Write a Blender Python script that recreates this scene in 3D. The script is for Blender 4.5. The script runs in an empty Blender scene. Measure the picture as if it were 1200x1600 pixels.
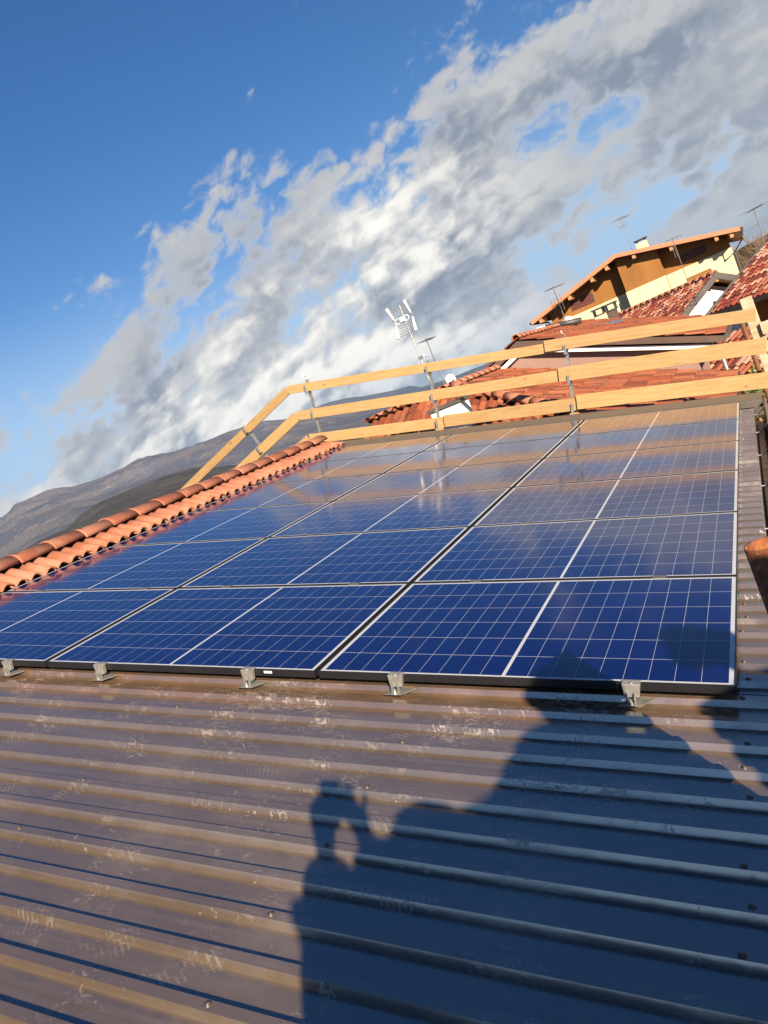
import bpy, bmesh, math, random
from mathutils import Vector, Matrix, noise as mnoise
random.seed(7)
R = math.radians
scn = bpy.context.scene
COL = scn.collection

# ------------------------------------------------------------------ camera
cam_d = bpy.data.cameras.new('camera'); cam = bpy.data.objects.new('camera', cam_d); COL.objects.link(cam)
cam_d.sensor_fit = 'VERTICAL'; cam_d.sensor_height = 36.0; cam_d.lens = 26.892
cam_d.clip_start = 0.05; cam_d.clip_end = 60000
_r, _u, _b = Vector((.82873, .40712, -.38402)), Vector((.29145, .27183, .91715)), Vector((.47777, -.87199, .10661))
CAM = Vector((.44313, -2.72224, 7.34133))
cam.matrix_world = Matrix(((_r.x, _u.x, _b.x, CAM.x), (_r.y, _u.y, _b.y, CAM.y), (_r.z, _u.z, _b.z, CAM.z), (0, 0, 0, 1)))
scn.camera = cam
scn.cycles.max_bounces = 6; scn.cycles.diffuse_bounces = 2; scn.cycles.glossy_bounces = 3; scn.cycles.volume_bounces = 0
scn.render.resolution_x, scn.render.resolution_y = 768, 1024

# ------------------------------------------------------------------ node helper
class G:
    def __init__(s, nt): s.nt = nt
    def n(s, t, **kw):
        o = s.nt.nodes.new(t)
        for k, v in kw.items(): setattr(o, k, v)
        return o
    def put(s, sock, v):
        if v is None: return
        if isinstance(v, bpy.types.NodeSocket): s.nt.links.new(v, sock)
        elif hasattr(sock.default_value, '__len__'):
            if not hasattr(v, '__len__'): v = [v] * len(sock.default_value)
            v = list(v)
            if len(sock.default_value) == 4 and len(v) == 3: v.append(1)
            sock.default_value = v
        else: sock.default_value = v
    def m(s, op, a, b=None, c=None, clamp=False):
        o = s.n('ShaderNodeMath', operation=op, use_clamp=clamp)
        for i, v in enumerate((a, b, c)): s.put(o.inputs[i], v)
        return o.outputs[0]
    def v(s, op, a, b=None, sc=None):
        o = s.n('ShaderNodeVectorMath', operation=op)
        s.put(o.inputs[0], a); s.put(o.inputs[1], b)
        if sc is not None: s.put(o.inputs['Scale'], sc)
        return o.outputs['Value'] if op in ('DOT_PRODUCT', 'LENGTH', 'DISTANCE') else o.outputs[0]
    def xyz(s, x, y, z):
        o = s.n('ShaderNodeCombineXYZ')
        for i, q in enumerate((x, y, z)): s.put(o.inputs[i], q)
        return o.outputs[0]
    def sep(s, v):
        o = s.n('ShaderNodeSeparateXYZ'); s.put(o.inputs[0], v); return o.outputs
    def noise(s, vec, scale, detail=4, rough=.55, dist=0.0, lac=2.0):
        o = s.n('ShaderNodeTexNoise'); s.put(o.inputs['Vector'], vec); s.put(o.inputs['Scale'], scale)
        o.inputs['Detail'].default_value = detail; o.inputs['Roughness'].default_value = rough
        o.inputs['Distortion'].default_value = dist; o.inputs['Lacunarity'].default_value = lac
        return o.outputs[0]
    def ss(s, v, a, b, lo=0., hi=1.):
        o = s.n('ShaderNodeMapRange', interpolation_type='SMOOTHSTEP'); s.put(o.inputs[0], v)
        for i, q in enumerate((a, b, lo, hi)): s.put(o.inputs[i + 1], q)
        return o.outputs[0]
    def lin(s, v, a, b, lo=0., hi=1.):
        o = s.n('ShaderNodeMapRange'); s.put(o.inputs[0], v)
        for i, q in enumerate((a, b, lo, hi)): s.put(o.inputs[i + 1], q)
        return o.outputs[0]
    def mix(s, f, a, b, blend='MIX'):
        o = s.n('ShaderNodeMix', data_type='RGBA', blend_type=blend); s.put(o.inputs[0], f)
        s.put(o.inputs[6], a); s.put(o.inputs[7], b); return o.outputs[2]
    def bump(s, h, strength=.3, dist=.01):
        o = s.n('ShaderNodeBump'); s.put(o.inputs['Height'], h); o.inputs['Strength'].default_value = strength
        o.inputs['Distance'].default_value = dist; return o.outputs[0]

# ------------------------------------------------------------------ world: sky and clouds
SUN_TO = Vector((.604, -.699, .382)).normalized()
world = bpy.data.worlds.new('World'); scn.world = world; world.use_nodes = True
wt = world.node_tree; wt.nodes.clear(); g = G(wt)
sky = g.n('ShaderNodeTexSky', sky_type='NISHITA'); sky.sun_disc = False
sky.sun_elevation = math.asin(SUN_TO.z); sky.sun_rotation = math.atan2(SUN_TO.x, SUN_TO.y)
sky.altitude = 600; sky.air_density = 1.1; sky.dust_density = .1; sky.ozone_density = 2.0
tc = g.n('ShaderNodeTexCoord'); D = g.v('NORMALIZE', tc.outputs['Generated'])
dx, dy, dz = g.sep(D)
hs = g.n('ShaderNodeHueSaturation'); hs.inputs['Hue'].default_value = .512; hs.inputs['Value'].default_value = 1.0
g.put(hs.inputs['Saturation'], g.ss(dz, .05, .30, .8, 1.36)); g.put(hs.inputs['Color'], sky.outputs[0])
clear = g.mix(g.ss(dz, .02, .30, .75, 0.), hs.outputs[0], (2.7, 4.7, 7.9))   # pale blue low sky
s = g.v('DOT_PRODUCT', D, (.10677, .36173, -.92615))                 # <0 clear upper sky, >0 the cloud bank
s2 = g.m('SUBTRACT', s, g.m('MULTIPLY', g.ss(dx, -.72, -.40, 1., 0.), .02))
BASE = Vector((3.1, 1.7, .4))
def cl_coord(off, st):
    return g.v('ADD', g.xyz(dx, dy, g.m('MULTIPLY', s, st)), tuple(off))
c0 = cl_coord((0., 0., 0.), 2.0)
warp = g.n('ShaderNodeTexNoise'); g.put(warp.inputs['Vector'], c0); warp.inputs['Scale'].default_value = 14; warp.inputs['Detail'].default_value = 3
wv = g.v('SCALE', g.v('SUBTRACT', warp.outputs['Color'], (.5, .5, .5)), sc=.035)
def mass(off):
    return g.noise(g.v('ADD', cl_coord(off, 2.7), wv), 4.2, 4, .48)       # cloud masses, drawn out along the bank
def dens(off, m):
    p2 = g.v('ADD', cl_coord(off, 1.35), wv)
    b = g.noise(p2, 13., 7, .55)                                      # their puffs
    n3 = g.noise(p2, 27., 4, .5)
    pf = g.m('ABSOLUTE', g.m('MULTIPLY', g.m('SUBTRACT', n3, .5), 2.4))  # rounded heads with sharp creases
    return g.m('ADD', g.m('ADD', g.m('MULTIPLY', m, .56), g.m('MULTIPLY', b, .40)), g.m('MULTIPLY', pf, .15))
O1 = BASE + Vector((.010, -.006, -.034)); O2 = BASE + Vector((.02, -.012, -.10))   # the same cloud a little higher and nearer the sun
m0 = mass(BASE); m1 = mass(O1); m2 = mass(O2)
d0 = dens(BASE, m0); d1 = dens(O1, m1)
cov = g.ss(s2, -.165, .10)
thr = g.lin(cov, 0., 1., .65, .372)
over = g.m('SUBTRACT', d0, thr)
alpha = g.ss(over, -.01, .085)
alpha = g.m('MULTIPLY', alpha, g.ss(s2, -.21, -.12))
thick = g.ss(over, .02, .15)
lit = g.ss(g.m('ADD', g.m('MULTIPLY', g.m('SUBTRACT', d0, d1), .85), g.m('MULTIPLY', g.m('SUBTRACT', m0, m2), .75)), -.085, .15)
big = g.ss(g.noise(g.v('ADD', c0, (7., 2., 1.)), 5., 4, .5), .38, .62)
grey = g.mix(big, (2.25, 2.6, 3.25), (3.3, 3.5, 3.9))
shade = g.mix(thick, (5.4, 5.5, 5.7), grey)
cum = g.m('MULTIPLY', g.ss(s2, .0, .09), g.ss(dx, -.10, -.38))       # cumulus over the far valley stands in full sun
white = g.mix(cum, (5.2, 5.2, 5.2), (10.5, 10.0, 9.0))
ccol = g.mix(lit, shade, white)
hz = g.ss(dz, .0, .07, .5, 0.)                                        # clouds near the horizon lose contrast
ccol = g.mix(hz, ccol, (4.9, 5.4, 6.2))
skyc = g.v('SCALE', g.mix(g.m('MULTIPLY', alpha, .97), clear, ccol), sc=.80)
bg = g.n('ShaderNodeBackground'); g.put(bg.inputs[0], skyc); bg.inputs[1].default_value = .05
wo = g.n('ShaderNodeOutputWorld'); wt.links.new(bg.outputs[0], wo.inputs[0])
world.cycles.sampling_method = 'MANUAL'; world.cycles.sample_map_resolution = 512

# ------------------------------------------------------------------ sun and exposure
sl = bpy.data.lights.new('sun', 'SUN'); sl.energy = 5.0; sl.angle = R(.53); sl.color = (1.0, .82, .60)
so = bpy.data.objects.new('sun', sl); COL.objects.link(so)
so.rotation_euler = SUN_TO.to_track_quat('Z', 'Y').to_euler(); so.location = (20, -25, 40)
scn.view_settings.view_transform = 'Standard'; scn.view_settings.look = 'None'
scn.view_settings.gamma = 1; scn.view_settings.exposure = 1.50; scn.view_settings.use_curve_mapping = False

# ------------------------------------------------------------------ frames of reference
SL = R(14)
ROOF = Matrix.Translation((0, 0, 6)) @ Matrix(((math.cos(SL), 0, math.sin(SL), 0), (0, 1, 0, 0), (-math.sin(SL), 0, math.cos(SL), 0), (0, 0, 0, 1)))
def rw(u, v, n): return ROOF @ Vector((u, v, n))

# ------------------------------------------------------------------ object helpers
def link(o, parent=None, mat4=None):
    COL.objects.link(o)
    if parent is not None: o.parent = parent
    if mat4 is not None: o.matrix_local = mat4
    return o
def empty(name, mat4=None, label=None, cat=None, group=None):
    o = bpy.data.objects.new(name, None); o.empty_display_size = .1
    link(o, None, mat4); tag(o, label, cat, group); return o
def tag(o, label=None, cat=None, group=None, kind=None):
    if label: o['label'] = label
    if cat: o['category'] = cat
    if group: o['group'] = group
    if kind: o['kind'] = kind
    return o
class MB:
    """collects polygons for ONE mesh"""
    def __init__(s): s.v, s.f, s.c = [], [], []
    def add(s, vs, fs, col=None):
        k = len(s.v); s.v += [tuple(p) for p in vs]
        for f in fs: s.f.append([i + k for i in f]); s.c.append(col)
        return s
    def box(s, lo, hi, m4=None, col=None):
        x0, y0, z0 = lo; x1, y1, z1 = hi
        vs = [Vector(p) for p in ((x0, y0, z0), (x1, y0, z0), (x1, y1, z0), (x0, y1, z0), (x0, y0, z1), (x1, y0, z1), (x1, y1, z1), (x0, y1, z1))]
        if m4: vs = [m4 @ p for p in vs]
        return s.add(vs, [(0, 3, 2, 1), (4, 5, 6, 7), (0, 1, 5, 4), (1, 2, 6, 5), (2, 3, 7, 6), (3, 0, 4, 7)], col)
    def tube(s, pts, rad, n=8, caps=True, col=None):
        pts = [Vector(p) for p in pts]; rs = rad if hasattr(rad, '__len__') else [rad] * len(pts)
        rings = []
        for i, p in enumerate(pts):
            t = (pts[min(i + 1, len(pts) - 1)] - pts[max(i - 1, 0)]).normalized()
            a = Vector((0, 0, 1)) if abs(t.z) < .9 else Vector((1, 0, 0))
            x = t.cross(a).normalized(); y = t.cross(x)
            rings.append([p + (x * math.cos(q * math.tau / n) + y * math.sin(q * math.tau / n)) * rs[i] for q in range(n)])
        vs = [p for r_ in rings for p in r_]; fs = []
        for i in range(len(pts) - 1):
            for q in range(n):
                fs.append((i * n + q, i * n + (q + 1) % n, (i + 1) * n + (q + 1) % n, (i + 1) * n + q))
        if caps: fs.append(tuple(range(n - 1, -1, -1))); fs.append(tuple((len(pts) - 1) * n + q for q in range(n)))
        return s.add(vs, fs, col)
    def prism(s, poly, vec, col=None):
        vec = Vector(vec); n = len(poly); a = [Vector(p) for p in poly]; b = [p + vec for p in a]
        fs = [tuple(range(n - 1, -1, -1)), tuple(range(n, 2 * n))] + [(i, (i + 1) % n, n + (i + 1) % n, n + i) for i in range(n)]
        return s.add(a + b, fs, col)
    def mesh(s, name, mat, smooth=False):
        me = bpy.data.meshes.new(name); me.from_pydata(s.v, [], s.f); me.materials.append(mat)
        if any(c is not None for c in s.c):
            at = me.color_attributes.new('tint', 'FLOAT_COLOR', 'CORNER'); data = []
            for p, c in zip(me.polygons, s.c):
                c = c or (1, 1, 1)
                for _ in range(p.loop_total): data += [c[0], c[1], c[2], 1]
            at.data.foreach_set('color', data)
        me.update()
        bm = bmesh.new(); bm.from_mesh(me); bmesh.ops.recalc_face_normals(bm, faces=bm.faces); bm.to_mesh(me); bm.free()
        if smooth: me.polygons.foreach_set('use_smooth', [True] * len(me.polygons))
        return me
    def build(s, name, mat, parent=None, mat4=None, smooth=False):
        return link(bpy.data.objects.new(name, s.mesh(name, mat, smooth)), parent, mat4)
def bevel_mesh(me, w=.004, seg=1):
    bm = bmesh.new(); bm.from_mesh(me)
    bmesh.ops.bevel(bm, geom=list(bm.edges), offset=w, segments=seg, affect='EDGES', profile=.5); bm.to_mesh(me); bm.free()
def T(x, y, z): return Matrix.Translation((x, y, z))
def copy_tree(o, parent=None, mat4=None):
    c = o.copy(); COL.objects.link(c); c.parent = parent
    if mat4 is not None: c.matrix_local = mat4
    for ch in list(o.children):
        d = ch.copy(); COL.objects.link(d); d.parent = c
        for gr in list(ch.children):
            e = gr.copy(); COL.objects.link(e); e.parent = d
    return c

# ------------------------------------------------------------------ materials
def mat(name):
    m = bpy.data.materials.new(name); m.use_nodes = True; nt = m.node_tree
    return m, G(nt), nt.nodes['Principled BSDF']
def P(b, g_, **kw):
    names = dict(col='Base Color', rough='Roughness', metal='Metallic', spec='Specular IOR Level', ior='IOR', coat='Coat Weight', crough='Coat Roughness', normal='Normal', sheen='Sheen Weight', trans='Transmission Weight')
    for k, v in kw.items(): g_.put(b.inputs[names[k]], v)
def objcoord(g_, ref=None):
    t = g_.n('ShaderNodeTexCoord')
    if ref: t.object = ref
    return t.outputs['Object']
def plain(name, col, rough=.7, metal=0., var=.12, scale=6., bump=0., spec=.5):
    m, g_, b = mat(name); pos = g_.n('ShaderNodeNewGeometry').outputs['Position']
    n1 = g_.noise(pos, scale, 5, .6)
    f = g_.lin(n1, .3, .7, 1 - var, 1 + var)
    c = g_.mix(1., (*col, 1), g_.xyz(f, f, f), 'MULTIPLY')
    P(b, g_, col=c, rough=g_.lin(n1, .3, .7, max(.03, rough - .08), min(1, rough + .08)), metal=metal, spec=spec)
    if bump: P(b, g_, normal=g_.bump(g_.noise(pos, scale * 12, 3, .6), bump, .01))
    return m
def stucco(name, col, var=.1):
    m, g_, b = mat(name); pos = g_.n('ShaderNodeNewGeometry').outputs['Position']
    st = g_.noise(g_.v('MULTIPLY', pos, (1, 1, .25)), 1.3, 5, .6)
    f = g_.lin(st, .3, .7, 1 - var, 1 + var)
    c = g_.mix(1., (*col, 1), g_.xyz(f, f, f), 'MULTIPLY')
    P(b, g_, col=c, rough=.9, spec=.2, normal=g_.bump(g_.noise(pos, 40, 3, .6), .25, .01)); return m
def tinted(name, rough=.8, dirt=.5, dcol=(.05, .04, .035)):
    m, g_, b = mat(name); a = g_.n('ShaderNodeVertexColor', layer_name='tint').outputs[0]
    pos = g_.n('ShaderNodeNewGeometry').outputs['Position']
    k = g_.ss(g_.noise(pos, 2.2, 6, .68), .48, .72, 0., dirt)
    n2 = g_.lin(g_.noise(pos, 22, 3, .6), .3, .7, .8, 1.2)
    c = g_.mix(1., a, g_.xyz(n2, n2, n2), 'MULTIPLY')
    P(b, g_, col=g_.mix(k, c, (*dcol, 1)), rough=rough, spec=.25, normal=g_.bump(g_.noise(pos, 45, 3, .6), .2, .01)); return m

def mk_terracotta():
    m, g_, b = mat('terracotta_tile'); t = g_.n('ShaderNodeTexCoord').outputs['Object']
    oi = g_.n('ShaderNodeObjectInfo').outputs['Random']
    p = g_.v('ADD', t, g_.xyz(g_.m('MULTIPLY', oi, 31.), g_.m('MULTIPLY', oi, 17.), 0.))
    base = g_.mix(oi, (.265, .085, .048, 1), (.35, .150, .095, 1))
    patch = g_.ss(g_.noise(p, 9, 5, .65), .42, .7)
    base = g_.mix(g_.m('MULTIPLY', patch, .85), base, (.34, .165, .105, 1))
    speck = g_.ss(g_.noise(p, 70, 3, .7), .58, .72)
    base = g_.mix(g_.m('MULTIPLY', speck, .7), base, (.17, .055, .035, 1))
    base = g_.mix(g_.ss(g_.noise(p, 14, 4, .7), .62, .8, 0., .4), base, (.10, .065, .05, 1))
    P(b, g_, col=base, rough=.78, spec=.3, normal=g_.bump(g_.noise(p, 60, 4, .65), .35, .006)); return m
M_terra = mk_terracotta()

def mk_wood(name, c1, c2, rough=.6, weather=0.):
    m, g_, b = mat(name); t = g_.n('ShaderNodeTexCoord').outputs['Object']
    oi = g_.n('ShaderNodeObjectInfo').outputs['Random']
    p = g_.v('ADD', t, g_.xyz(g_.m('MULTIPLY', oi, 13.), g_.m('MULTIPLY', oi, 7.), 0.))
    grain = g_.noise(g_.v('MULTIPLY', p, (1.6, 26, 26)), 2.2, 6, .6, .35)
    fine = g_.noise(g_.v('MULTIPLY', p, (3., 90, 90)), 2., 3, .6)
    c = g_.mix(g_.ss(grain, .36, .66), (*c1, 1), (*c2, 1))
    c = g_.mix(g_.m('MULTIPLY', g_.ss(fine, .5, .7), .22), c, (c2[0] * .6, c2[1] * .5, c2[2] * .45, 1))
    vo = g_.n('ShaderNodeTexVoronoi'); g_.put(vo.inputs['Vector'], g_.v('MULTIPLY', p, (1., 2.2, 2.2))); vo.inputs['Scale'].default_value = 2.1
    kn = g_.ss(vo.outputs['Distance'], .045, .10, 1., 0.)
    c = g_.mix(g_.m('MULTIPLY', kn, .75), c, (.20, .09, .035, 1))
    c = g_.mix(g_.ss(g_.noise(g_.v('MULTIPLY', p, (1., 3., 3.)), 3.1, 5, .7), .54, .75, 0., .38), c, (c2[0] * .62, c2[1] * .62, c2[2] * .75, 1))
    k_ = g_.lin(oi, 0., 1., .84, 1.06); c = g_.mix(1., c, g_.xyz(k_, k_, g_.m('MULTIPLY', k_, .97)), 'MULTIPLY')
    if weather: c = g_.mix(g_.ss(g_.noise(p, 5, 5, .7), .35, .65, 0., weather), c, (.45, .40, .33, 1))
    P(b, g_, col=c, rough=rough, spec=.3, normal=g_.bump(grain, .15, .004)); return m
M_pine = mk_wood('pine_board', (.365, .245, .120), (.31, .193, .084))
M_oldwood = mk_wood('weathered_wood', (0.42, 0.329, 0.224), (0.294, 0.21, 0.133), .8, .7)
M_brownwood = mk_wood('brown_wood', (0.1725, 0.0825, 0.0375), (0.105, 0.04875, 0.0225), .75)
M_galv = plain('galvanised_steel', (.36, .37, .36), .42, .75, .2, 25)
M_alu = plain('clamp_aluminium', (.30, .295, .28), .5, .6, .15, 60)
M_verge = plain('verge_metal', (0.08019, 0.07009, 0.0594), .42, .0, .12, 4, .0)
M_gutter = plain('gutter_metal', (.030, .032, .036), .3, .0, .2, 6)
M_gutter_lip = plain('gutter_lip', (0.154, 0.105, 0.07), .6, 0, .2, 8)
M_frame = plain('black_frame', (.012, .012, .014), .32, .0, .1, 8)
M_white = plain('white_paint', (.80, .79, .76), .55, 0, .05, 4)
M_dark = plain('dark_metal', (.035, .035, .038), .5, 0, .2, 8)
M_fascia = plain('grey_fascia', (0.07475, 0.06825, 0.065), .5, 0, .12, 3)
M_brownfascia = plain('brown_fascia', (0.084, 0.0525, 0.042), .55, 0, .1, 3)
M_ochre = stucco('ochre_stucco', (.22, .102, .031), .16); M_cream = stucco('cream_stucco', (0.5446, 0.4902, 0.3132), .06)
M_pink = stucco('pink_stucco', (.24, .155, .135), .1); M_whitewall = stucco('white_stucco', (.80, .79, .74), .05)
M_glassdark = plain('window_glass', (.01, .015, .02), .08, 0, .05)
M_green = plain('green_paint', (.02, .085, .05), .5, 0, .15)
M_bluegrey = plain('collector_sheet', (0.112, 0.132, 0.16), .35, 0, .15, 5)
M_soffit = plain('wood_soffit', (0.195, 0.07475, 0.0325), .7, 0, .15, 5)
M_rafter = plain('rafter_wood', (0.3575, 0.1755, 0.0845), .7, 0, .15, 5)
M_tile = tinted('roof_tiles'); M_tile2 = tinted('mottled_tiles', .75, .25)
M_brick = plain('brick_lattice', (0.143, 0.03025, 0.01925), .8, 0, .25, 12)
M_render = stucco('house_render', (.62, .54, .42))

def mk_rust():
    m, g_, b = mat('rusty_pipe'); t = objcoord(g_)
    n1 = g_.noise(t, 18, 6, .7); n2 = g_.noise(t, 55, 4, .7)
    c = g_.mix(g_.ss(n1, .35, .65), (.24, .082, .03, 1), (.11, .035, .016, 1))
    c = g_.mix(g_.ss(n2, .56, .66, 0., .8), c, (.42, .27, .15, 1))
    P(b, g_, col=c, rough=.8, spec=.3, normal=g_.bump(n2, .5, .004)); return m
M_rust = mk_rust()

# ------------------------------------------------------------------ setting: ground, terrain
ground_m, g_, b_ = mat('ground_earth'); pos = g_.n('ShaderNodeNewGeometry').outputs['Position']
P(b_, g_, col=g_.mix(g_.ss(g_.noise(pos, .02, 8, .65), .4, .6), (.055, .06, .03, 1), (.10, .085, .06, 1)), rough=.95)
gm = MB(); gm.add([(-15000, -15000, 0), (15000, -15000, 0), (15000, 15000, 0), (-15000, 15000, 0)], [(0, 1, 2, 3)])
tag(gm.build('ground', ground_m), kind='structure')

def interp(tab, a):
    if a <= tab[0][0]: return tab[0][1]
    for (a0, e0), (a1, e1) in zip(tab, tab[1:]):
        if a <= a1:
            t = (a - a0) / (a1 - a0); t = t * t * (3 - 2 * t) * .5 + t * .5
            return e0 + (e1 - e0) * t
    return tab[-1][1]
def terrain(name, tab, r0, r1, r2, a0, a1, da, nr, mt, nz, seed, base=0.):
    """real relief: rises from r0 to the crest at r1 and falls away to r2"""
    vs, fs = [], []; na = int((a1 - a0) / da) + 1
    for j in range(nr + 1):
        t = j / nr
        for i in range(na):
            a = a0 + i * da; tr = r0 + (r2 - r0) * t
            e = interp(tab, a); h1 = r1 * math.tan(R(e)) + CAM.z
            q = (tr - r0) / (r1 - r0)
            if q <= 1: pr = q ** 1.25
            else: pr = max(0, 1 - ((tr - r1) / (r2 - r1)) ** 1.5 * 1.05)
            x, y = math.sin(R(a)) * tr, math.cos(R(a)) * tr
            f = 1.0 / (r1 * .085)
            fb = mnoise.hetero_terrain(Vector((x * f, y * f, seed)), 1.0, 2.1, 7, .6) - .6
            gul = abs(mnoise.noise(Vector((x * f * 1.7, y * f * 1.7, seed + 5)))) * 1.2
            amp = nz * h1 * min(1, q * 1.3) * (1 - .82 * math.exp(-((q - 1) / .10) ** 2))
            h = base + (h1 - base) * pr + amp * (fb * .8 - gul * .6)
            vs.append((x + CAM.x, y + CAM.y, h))
    for j in range(nr):
        for i in range(na - 1):
            k = j * na + i; fs.append((k, k + 1, k + na + 1, k + na))
    o = MB().add(vs, fs).build(name, mt, smooth=True); return tag(o, kind='structure')
def mk_mountain(name, wood, bare, rock, sc):
    m, g_, b = mat(name); pos = g_.n('ShaderNodeNewGeometry'); p = pos.outputs['Position']
    z = g_.sep(p)[2]
    q = g_.v('MULTIPLY', p, (1., 1., 2.5))
    c = g_.mix(g_.ss(g_.noise(q, .0018 * sc, 8, .65), .42, .60), (*wood, 1), (*bare, 1))
    c = g_.mix(g_.ss(g_.noise(q, .006 * sc, 8, .7, .5), .57, .68, 0., .8), c, (*rock, 1))
    sp = g_.noise(p, .05 * sc, 6, .75)
    f = g_.lin(sp, .3, .7, .45, 1.55); c = g_.mix(1., c, g_.xyz(f, f, f), 'MULTIPLY')
    P(b, g_, col=c, rough=1., spec=.0, normal=g_.bump(g_.noise(p, .03 * sc, 6, .7), 1., 12.)); return m
M_mtn = mk_mountain('mountain_slope_hazed', (.090, .102, .140), (.150, .142, .155), (.29, .29, .31), 2.4)  # blue-grey distance haze is put into these slope colours
M_mtnfar = mk_mountain('far_mountain_slope_hazed', (.06, .066, .08), (.08, .085, .095), (.11, .11, .115), .6)  # far slopes too carry haze in their bluish base colours
M_wood = mk_mountain('wooded_hill_slope', (.078, .079, .086), (.118, .114, .114), (.165, .155, .148), 6.)
near_tab = [(-95, 3.0), (-75, 3.6), (-62, 3.2), (-53.5, 3.83), (-52, 4.3), (-50, 4.42), (-47.7, 4.13), (-46.1, 4.06), (-44.4, 4.19), (-43, 4.11), (-40.8, 3.77), (-38, 3.69), (-35.9, 3.68), (-34.3, 3.51), (-33, 3.1), (-31.2, 2.6), (-28.5, 1.7), (-24, 1.0), (-18, .5), (-10, .2), (60, .2)]
terrain('mountain', near_tab, 1500, 5200, 8000, -95, 20, .25, 90, M_mtn, .16, 3.3)
far_tab = [(-95, 2.0), (-60, 2.5), (-45, 3.2), (-33, 3.05), (-29.7, 3.0), (-28.3, 2.79), (-26.4, 2.29), (-24.3, 1.9), (-23.4, 1.83), (-22.5, 1.35), (-20, 1.16), (-16.8, 1.08), (-14, 1.05), (0, 1.2), (40, 1.4)]
terrain('far_mountain', far_tab, 7500, 11500, 14000, -95, 40, .4, 40, M_mtnfar, .10, 9.1)
hill_tab = [(-95, 1.2), (-60, 1.6), (-53, 1.5), (-51.7, 1.7), (-50, 1.75), (-48.4, 2.37), (-47, 2.66), (-45, 2.65), (-42.7, 2.64), (-40.4, 2.4), (-38.8, 1.7), (-36, 1.0), (-30, .4), (-20, -.1), (20, -.2)]
terrain('wooded_hill', hill_tab, 500, 1700, 2700, -95, 5, .2, 60, M_wood, .06, 1.2)
right_tab = [(-12, .3), (-6, .7), (-2, 1.1), (-.3, 1.34), (.6, 1.55), (2.2, 1.68), (10, 2.6), (25, 3.2), (60, 3.0)]
terrain('scrub_hill', right_tab, 70, 240, 500, -12, 60, .5, 40, mk_mountain('scrub_hill_slope', (.10, .075, .04), (.17, .13, .075), (.2, .16, .1), 30.), .05, 6.)

# ------------------------------------------------------------------ tile fields for neighbouring roofs
def tile_field(mb, org, ex, ey, nx, ny, px, py, inside=None, pal=((.45, .14, .07),), rh=.05, jit=.006, seed=1):
    """barrel tiles: ex across, ey up the slope (unit vectors); each tile a rolled face with a mouth"""
    rnd = random.Random(seed); org, ex, ey = Vector(org), Vector(ex).normalized(), Vector(ey).normalized(); nz = ex.cross(ey).normalized()
    prof = [(0, .0), (.30, .0), (.40, .55), (.55, 1.0), (.72, 1.0), (.88, .55), (1.0, .0)]
    for j in range(ny):
        for i in range(nx):
            c = org + ex * (i + .5) * px + ey * (j + .5) * py
            if inside and not inside(c): continue
            col = rnd.choice(pal); k = rnd.uniform(.82, 1.18); col = tuple(q * k for q in col)
            o = org + ex * (i * px) + ey * (j * py) + nz * rnd.uniform(-jit, jit)
            lo = [o + ex * (a * px) + nz * (h * rh + .022) - ey * .03 for a, h in prof]
            hi = [o + ex * (a * px) + nz * (h * rh * .9 - .004) + ey * (py + .01) for a, h in prof]
            ft = [o + ex * (a * px) + nz * (h * rh * .6 - .004) - ey * .03 for a, h in prof]
            n = len(prof); fs = [(q, q + 1, n + q + 1, n + q) for q in range(n - 1)] + [(2 * n + q, 2 * n + q + 1, q + 1, q) for q in range(n - 1)]
            mb.add(lo + hi + ft, fs, col)
    return mb
PAL_OR = ((.215, .060, .029), (.235, .074, .036), (.185, .050, .025), (.245, .086, .043), (.15, .045, .025))
PAL_MOT = ((0.1496, 0.02816, 0.01936), (0.1144, 0.02112, 0.0176), (0.2112, 0.0616, 0.0352), (0.2904, 0.1496, 0.1056), (0.2992, 0.176, 0.1364), (0.1848, 0.044, 0.0264), (0.0968, 0.02112, 0.0176), (0.2376, 0.088, 0.0528))

# ------------------------------------------------------------------ the house we stand on
house = empty('house', None, 'low house under the brown ribbed metal roof that carries the solar panels', 'house')
def wall_prism(mb, y0, y1, sec): return mb.prism([(x, y0, z) for x, z in sec], (0, y1 - y0, 0))
wall_prism(MB(), -6.3, 7.33, [(-.02, 0), (-.02, 5.72), (-5.62, 7.12), (-11.2, 5.70), (-11.2, 0)]).build('wall', M_render, house)

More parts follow.
